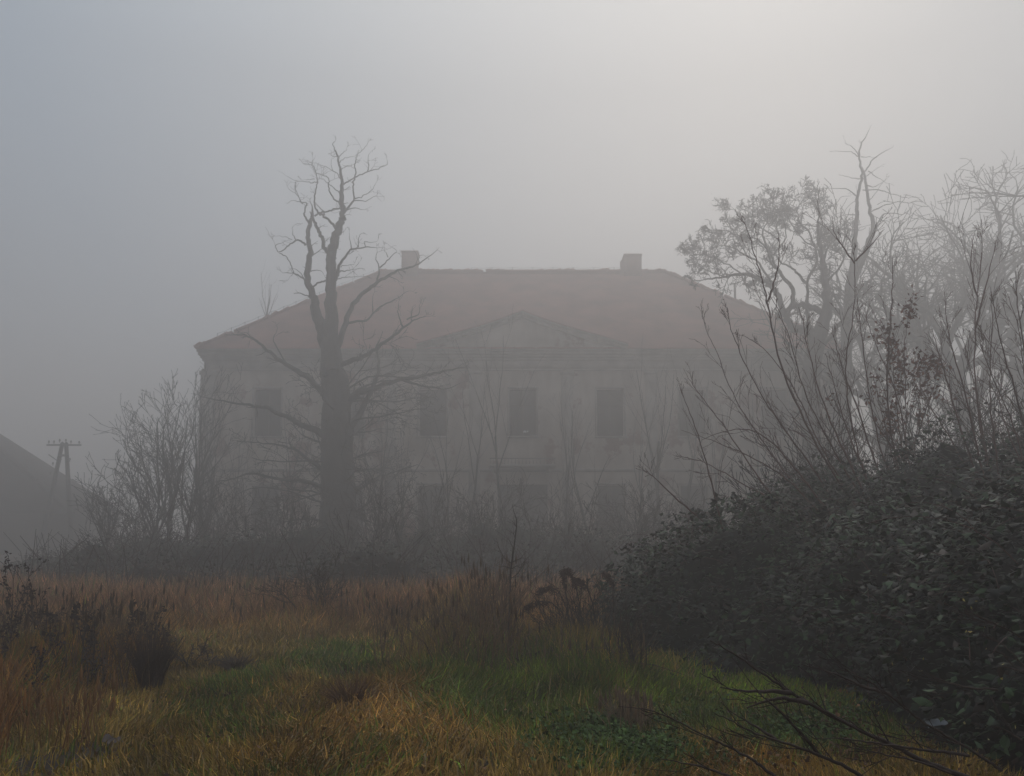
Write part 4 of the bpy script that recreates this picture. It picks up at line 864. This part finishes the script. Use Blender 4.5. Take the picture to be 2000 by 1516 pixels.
def tuft(px, Y, h, n, seed, label, col, name='rush_tuft', spread=.35, wd=.006):
    rg = np.random.default_rng(seed); x = gx(px, Y); z = float(gh(x, Y)); m = MB()
    for _ in range(n):
        a = rg.uniform(0, 2 * math.pi); s_ = spread * rg.random() ** .7; hh = h * rg.uniform(.55, 1.1); b = np.array([x + math.cos(a) * .07 * rg.random(), Y + math.sin(a) * .07 * rg.random(), z])
        dr = np.array([math.cos(a) * s_, math.sin(a) * s_, 1]); dr = unit(dr); p1 = b + dr * hh * .5; p2 = p1 + unit(dr + [math.cos(a) * s_ * .7, math.sin(a) * s_ * .7, -.1]) * hh * .5
        m.tube([b, p1, p2], [wd * .6, wd * .5, wd * .15], 3); m.K.append(np.broadcast_to(np.array(col) * rg.uniform(.6, 1.4), (10, 3)))
    t = m.build(name, M['grass']); return tag(t, label, 'grass tuft')
tuft(322, 7.9, .66, 420, 160, 'dark upright rush tuft right of the dry weeds', (.045, .022, .014))
tuft(700, 6.9, .34, 300, 161, 'rusty drooping tussock on the crest of the central hummock', (.12, .055, .022), 'tussock', .9, .007)
tuft(835, 8.4, .32, 340, 162, 'dark green drooping tussock behind the hummock', (.035, .05, .02), 'tussock', 1.1, .007)
tuft(480, 9.3, .3, 260, 163, 'greyish brown tussock left of the green patch', (.09, .06, .04), 'tussock', 1.1, .007)
tuft(1210, 6.9, .3, 220, 164, 'pale tussock in the middle of the right meadow', (.17, .13, .08), 'tussock', .8, .006)

# ------------------------------------------------------------------ meadow sapling, low shrubs, plumes
def px_line(m, Y, pts, r0, r1, k=5, dz=0):
    n = len(pts); P = np.array([at(a, b, Y + dz * i) for i, (a, b) in enumerate(pts)]); s_ = np.linspace(0, n - 1, (n - 1) * 4 + 1)
    Q = np.stack([np.interp(s_, np.arange(n), P[:, c]) for c in range(3)], 1); m.tube(Q, np.linspace(r0, r1, len(Q)), k); return Q
SY = 10.4
b = at(993, 1272, SY); t = thing('sapling', (b[0], SY, b[2]), 'lone thin bare sapling in the meadow in front of the manor door', 'sapling')
m = MB(); px_line(m, SY, [(993, 1280), (994, 1230), (996, 1170), (998, 1110), (1004, 1070), (1009, 1030), (1009, 1015), (1004, 1000), (1000, 985)], .016, .003); m.build('trunk', M['twig'], t)
m = MB(); rg = np.random.default_rng(9)
for pl in ([(998, 1100), (985, 1090), (974, 1070), (971, 1058)], [(1000, 1098), (1012, 1093), (1022, 1088)], [(998, 1112), (1010, 1105), (1016, 1110), (1024, 1095)], [(1000, 1090), (1001, 1070), (997, 1060)], [(998, 1130), (1012, 1120), (1024, 1100), (1026, 1090)],
           [(1009, 1030), (1001, 1018)], [(997, 1110), (985, 1106), (975, 1108)], [(1006, 1050), (1002, 1040)], [(1010, 1120), (1005, 1128), (1014, 1126)]):
    Q = px_line(m, SY, pl, .006, .002, 4, rg.uniform(-.06, .06))
    for _ in range(4): k = rg.integers(1, len(Q) - 1); grow(m, rg, Q[k], unit(Q[k + 1] - Q[k]) + rg.normal(0, .6, 3), .12, .002, 1, dict(TS, lv=1, rmin=.0018), None)
m.build('branches', M['twig'], t)
LS = dict(TS, rmin=.0035, gnarl=.2, up=-.02, lv=3, n=[5, 4, 3], lr=.6)
twigshrub(638, 13.2, 1.35, 9, 170, 'low spreading bare shrub in the brown meadow below the dead tree', None, spread=1.6, P=LS, r=.018)
twigshrub(398, 9.4, .5, 6, 171, 'small dark brushwood heap right of the rush tuft', None, spread=2.0, P=LS, r=.01, name='low_shrub')
DP = dict(TS, rmin=.0028, gnarl=.12, up=.02, lv=2, n=[6, 4], ang=.5, lr=.5)
twigshrub(1130, 10.3, 1.15, 26, 172, 'dark dense dead shrub at the left toe of the bramble mound', None, spread=.75, P=DP, r=.012)
twigshrub(1215, 8.9, .95, 16, 173, 'cluster of dark upright dead stems at the grass edge of the mound', None, spread=.25, P=dict(DP, n=[3, 2]), r=.011)
def plume(label, Y, pts, seed, r=.055):
    rg = np.random.default_rng(seed); b = at(*pts[0], Y); t = thing('wilted_plume', (b[0], b[1], b[2]), label, 'dead flower stalk', 'arching dead flower stalks left of the mound')
    m = MB(); Q = px_line(m, Y, pts, .010, .004, 5, rg.uniform(-.05, .05)); m.build('stem', M['twig'], t)
    k0 = int(len(Q) * .45); lm = MB(); idx = rg.integers(k0, len(Q) - 1, 420); fr = rg.random((420, 1)); c = Q[idx] * (1 - fr) + Q[idx + 1] * fr
    leaves(lm, rg, c + rg.normal(0, .5, (420, 3)) * r * .8 + np.array([0, 0, -.35 * r]), .04, [(.06, .027, .022), (.085, .042, .032)], .004, 1.2, .3); lm.build('flower_head', M['leaf_dry'], t)
plume('dead plume arching far left with a thick drooping end, upper of two', 10.6, [(1120, 1240), (1105, 1185), (1092, 1155), (1075, 1146), (1058, 1150), (1050, 1157)], 180, .07)
plume('dead plume arching far left, lower of two', 10.2, [(1115, 1250), (1098, 1195), (1078, 1178), (1055, 1175), (1035, 1182), (1026, 1190)], 181, .05)
plume('tallest dead plume with hooked tip', 10.4, [(1140, 1240), (1132, 1180), (1124, 1140), (1112, 1115), (1103, 1112)], 182, .05)
plume('straight dead plume just left of the hooked one', 10.5, [(1112, 1240), (1108, 1180), (1103, 1140), (1100, 1122), (1098, 1116)], 183, .045)
plume('dead plume curling over in the middle of the group', 10.3, [(1168, 1240), (1158, 1180), (1148, 1150), (1137, 1136), (1126, 1132), (1120, 1136)], 184, .055)
plume('separate dead plume with curled head beside the mound toe', 10.6, [(1200, 1230), (1198, 1170), (1195, 1140), (1188, 1124), (1178, 1120)], 185, .045)
# two arching bramble canes with hanging leaves
def cane(label, Y, pts, seed, nl=40, r=.006):
    rg = np.random.default_rng(seed); b = at(*pts[0], Y); t = thing('bramble_cane', tuple(b), label, 'bramble cane'); m = MB(); Q = px_line(m, Y, pts, r, r * .45, 5, .03); m.build('stem', M['twig_red'], t)
    if nl: lm = MB(); leaves(lm, rg, Q[rg.integers(2, len(Q), nl)] - np.array([0, 0, .03]), .07, [(.035, .02, .015), (.05, .028, .02)], .025, .9); lm.build('leaves', M['leaf_dry'], t)
cane('arching cane with hanging brown leaves bending left to the grass', 9.1, [(1100, 1290), (1085, 1275), (1060, 1272), (1030, 1277), (1005, 1295), (990, 1312)], 190, 70)
cane('bare arching cane crossing the dark dead shrub', 8.8, [(1250, 1330), (1225, 1290), (1190, 1268), (1160, 1264), (1135, 1272)], 191, 8)
cane('dark cane drooping right onto the green grass', 8.6, [(1180, 1290), (1230, 1293), (1280, 1300), (1320, 1312), (1345, 1322)], 192, 10)

# ------------------------------------------------------------------ near branches bottom right
c8 = lambda x, y: (1430 + x / 3.509, 1086 + y / 3.509)
def near(label, Y, stems, seed, rpx=3.0, per=5.5, leafn=0):
    st = [[c8(*p) for p in s] for s in stems]
    return shoots(label, Y, st, seed, name='overhanging_branch', matk='twig', group='bare branches sweeping in from the lower right', per=per * 1.6, L_=.34, rpx=rpx * 1.35, depth=.06, lv=1, leafn=leafn, leafpal=[(.5, .42, .15), (.4, .3, .1)], leafsize=.022)
near('thickest bare branch sweeping from the lower right up to the green grass', 3.6, [
    [(1640, 1530), (1400, 1450), (1200, 1350), (1000, 1250), (800, 1160), (600, 1050), (400, 940), (200, 800), (0, 660), (-150, 580)], [(400, 940), (250, 925), (100, 935), (-80, 900)], [(520, 1010), (350, 970), (250, 990), (100, 1040)]], 201, 3.6)
near('reddish bare branch in front of the dark mound, above the pale litter', 3.9, [
    [(1850, 1470), (1700, 1370), (1500, 1250), (1300, 1140), (1180, 1040), (1080, 950), (900, 840), (740, 760), (600, 690)], [(1080, 950), (900, 900), (700, 800), (550, 760)]], 202, 2.6)
near('bare branch with forked tips crossing the green ground cover', 3.4, [
    [(900, 1520), (760, 1430), (600, 1370), (450, 1310), (300, 1260), (160, 1220), (0, 1130), (-120, 1080)], [(600, 1370), (480, 1220), (330, 1060), (200, 960)], [(300, 1260), (180, 1180), (-20, 1060)]], 203, 2.8)
near('bare branch lowest in the photo, sloping along the bottom edge', 3.3, [
    [(300, 1520), (200, 1440), (80, 1360), (-60, 1290), (-180, 1240), (-400, 1120), (-560, 1050), (-780, 1030)], [(60, 1540), (-100, 1480), (-300, 1420), (-500, 1390)]], 204, 2.6)
near('long thin bare branch running level across the green ground cover', 3.5, [
    [(1620, 1370), (1400, 1340), (1200, 1310), (1000, 1290), (800, 1250), (560, 1250)], [(1500, 1490), (1300, 1410), (1100, 1370), (900, 1330), (700, 1290)]], 205, 2.2)
near('pale thin branch at the right edge ending in yellow buds', 4.2, [
    [(2100, 620), (1990, 560), (1800, 460), (1700, 420), (1560, 340)], [(2060, 800), (1990, 750), (1880, 620), (1760, 540)], [(2050, 800), (1960, 780), (1740, 740)], [(1820, 920), (1560, 900), (1440, 850), (1320, 800)],
    [(1990, 1270), (1900, 1200), (1780, 1160)]], 206, 1.7, leafn=14)
# litter and leaves
def on_mound(px, py, back=.05):
    """first point of the bramble mound or ground seen at a pixel"""
    for Y in np.arange(2.6, 14, .03):
        p = at(px, py, Y); d = float(domes(np.array([p[0]]), np.array([Y]), MD, 61, .55, .9)[0])
        if p[2] < float(gh(p[0], Y)) + max(0, d): break
    return at(px, py, Y - back)
def fleck(name, label, cat, px, py, w_, h_, matk, seed, lift=.02, q=None):
    rg = np.random.default_rng(seed); z = None
    if q is None: q = gp(px, py); z = float(gh(q[0], q[1])) + lift
    else: z = q[2]
    
    m = MB(); X, Y, Q = grid(-w_ / 2, w_ / 2, 7, -h_ / 2, h_ / 2, 5)
    Z = (fbm(X * 14, Y * 14, seed) - .3) * h_ * .9; out_ = 1 + .25 * (vnoise(X * 30, Y * 30, seed) - .5); top_ = np.stack([X * out_ + q[0], Y * out_ + q[1], Z + z + (Y + h_ / 2) * .5], 1)
    n = len(X); m.add(np.vstack([top_, top_ - [0, 0, .006]]), np.vstack([Q, Q[:, ::-1] + n])); return tag(m.build(name, M[matk], None, True), label, cat)
fleck('litter', 'crumpled pale plastic litter caught in the shaded brambles at the lower right', 'litter', 1828, 1418, .13, .06, 'white', 5, q=on_mound(1828, 1418, .22))
fleck('broken_stone', 'pale pinkish stone lying in the dark patch at lower left', 'stone', 217, 1470, .12, .07, 'grave', 6, .03)
rg = np.random.default_rng(77)
for k, (px, py, lab) in enumerate(((1798, 1310, 'yellow fallen leaf caught in the dark brambles, leftmost'), (1846, 1386, 'thin yellowish leaf in the dark above the litter'), (1931, 1444, 'long pale yellow leaf hanging right of the litter'), (1926, 1418, 'small pale leaf right above the long yellow leaf'),
                                   (1728, 1122, 'round pale leaf on the dark mound'), (1884, 1412, 'small pale leaf directly right of the litter'), (1825, 1454, 'small yellow leaf below the litter'))):
    q = on_mound(px, py, .2); lm = MB(); leaves(lm, rg, [q], [.03] if py > 1200 else [.07], [(.45, .4, .2)], 0, .9, .6); tag(lm.build('fallen_leaf', M['leaf_dry']), lab, 'leaf', 'pale leaves in the dark brambles')

# ------------------------------------------------------------------ haze
m = MB(); m.box(-119.5, 119.5, -29, 179.5, -1.4, 32)
hm = bpy.data.materials.new('haze'); hm.use_nodes = True; t = hm.node_tree; t.nodes.clear()
o_ = t.nodes.new('ShaderNodeOutputMaterial'); v_ = t.nodes.new('ShaderNodeVolumePrincipled'); v_.inputs['Density'].default_value = HAZE
v_.inputs['Color'].default_value = (.957, .919, .899, 1); v_.inputs['Anisotropy'].default_value = .6
t.links.new(v_.outputs[0], o_.inputs['Volume'])
tag(m.build('haze', hm), 'pale grey fog filling the air between camera and manor', 'fog', kind='stuff')
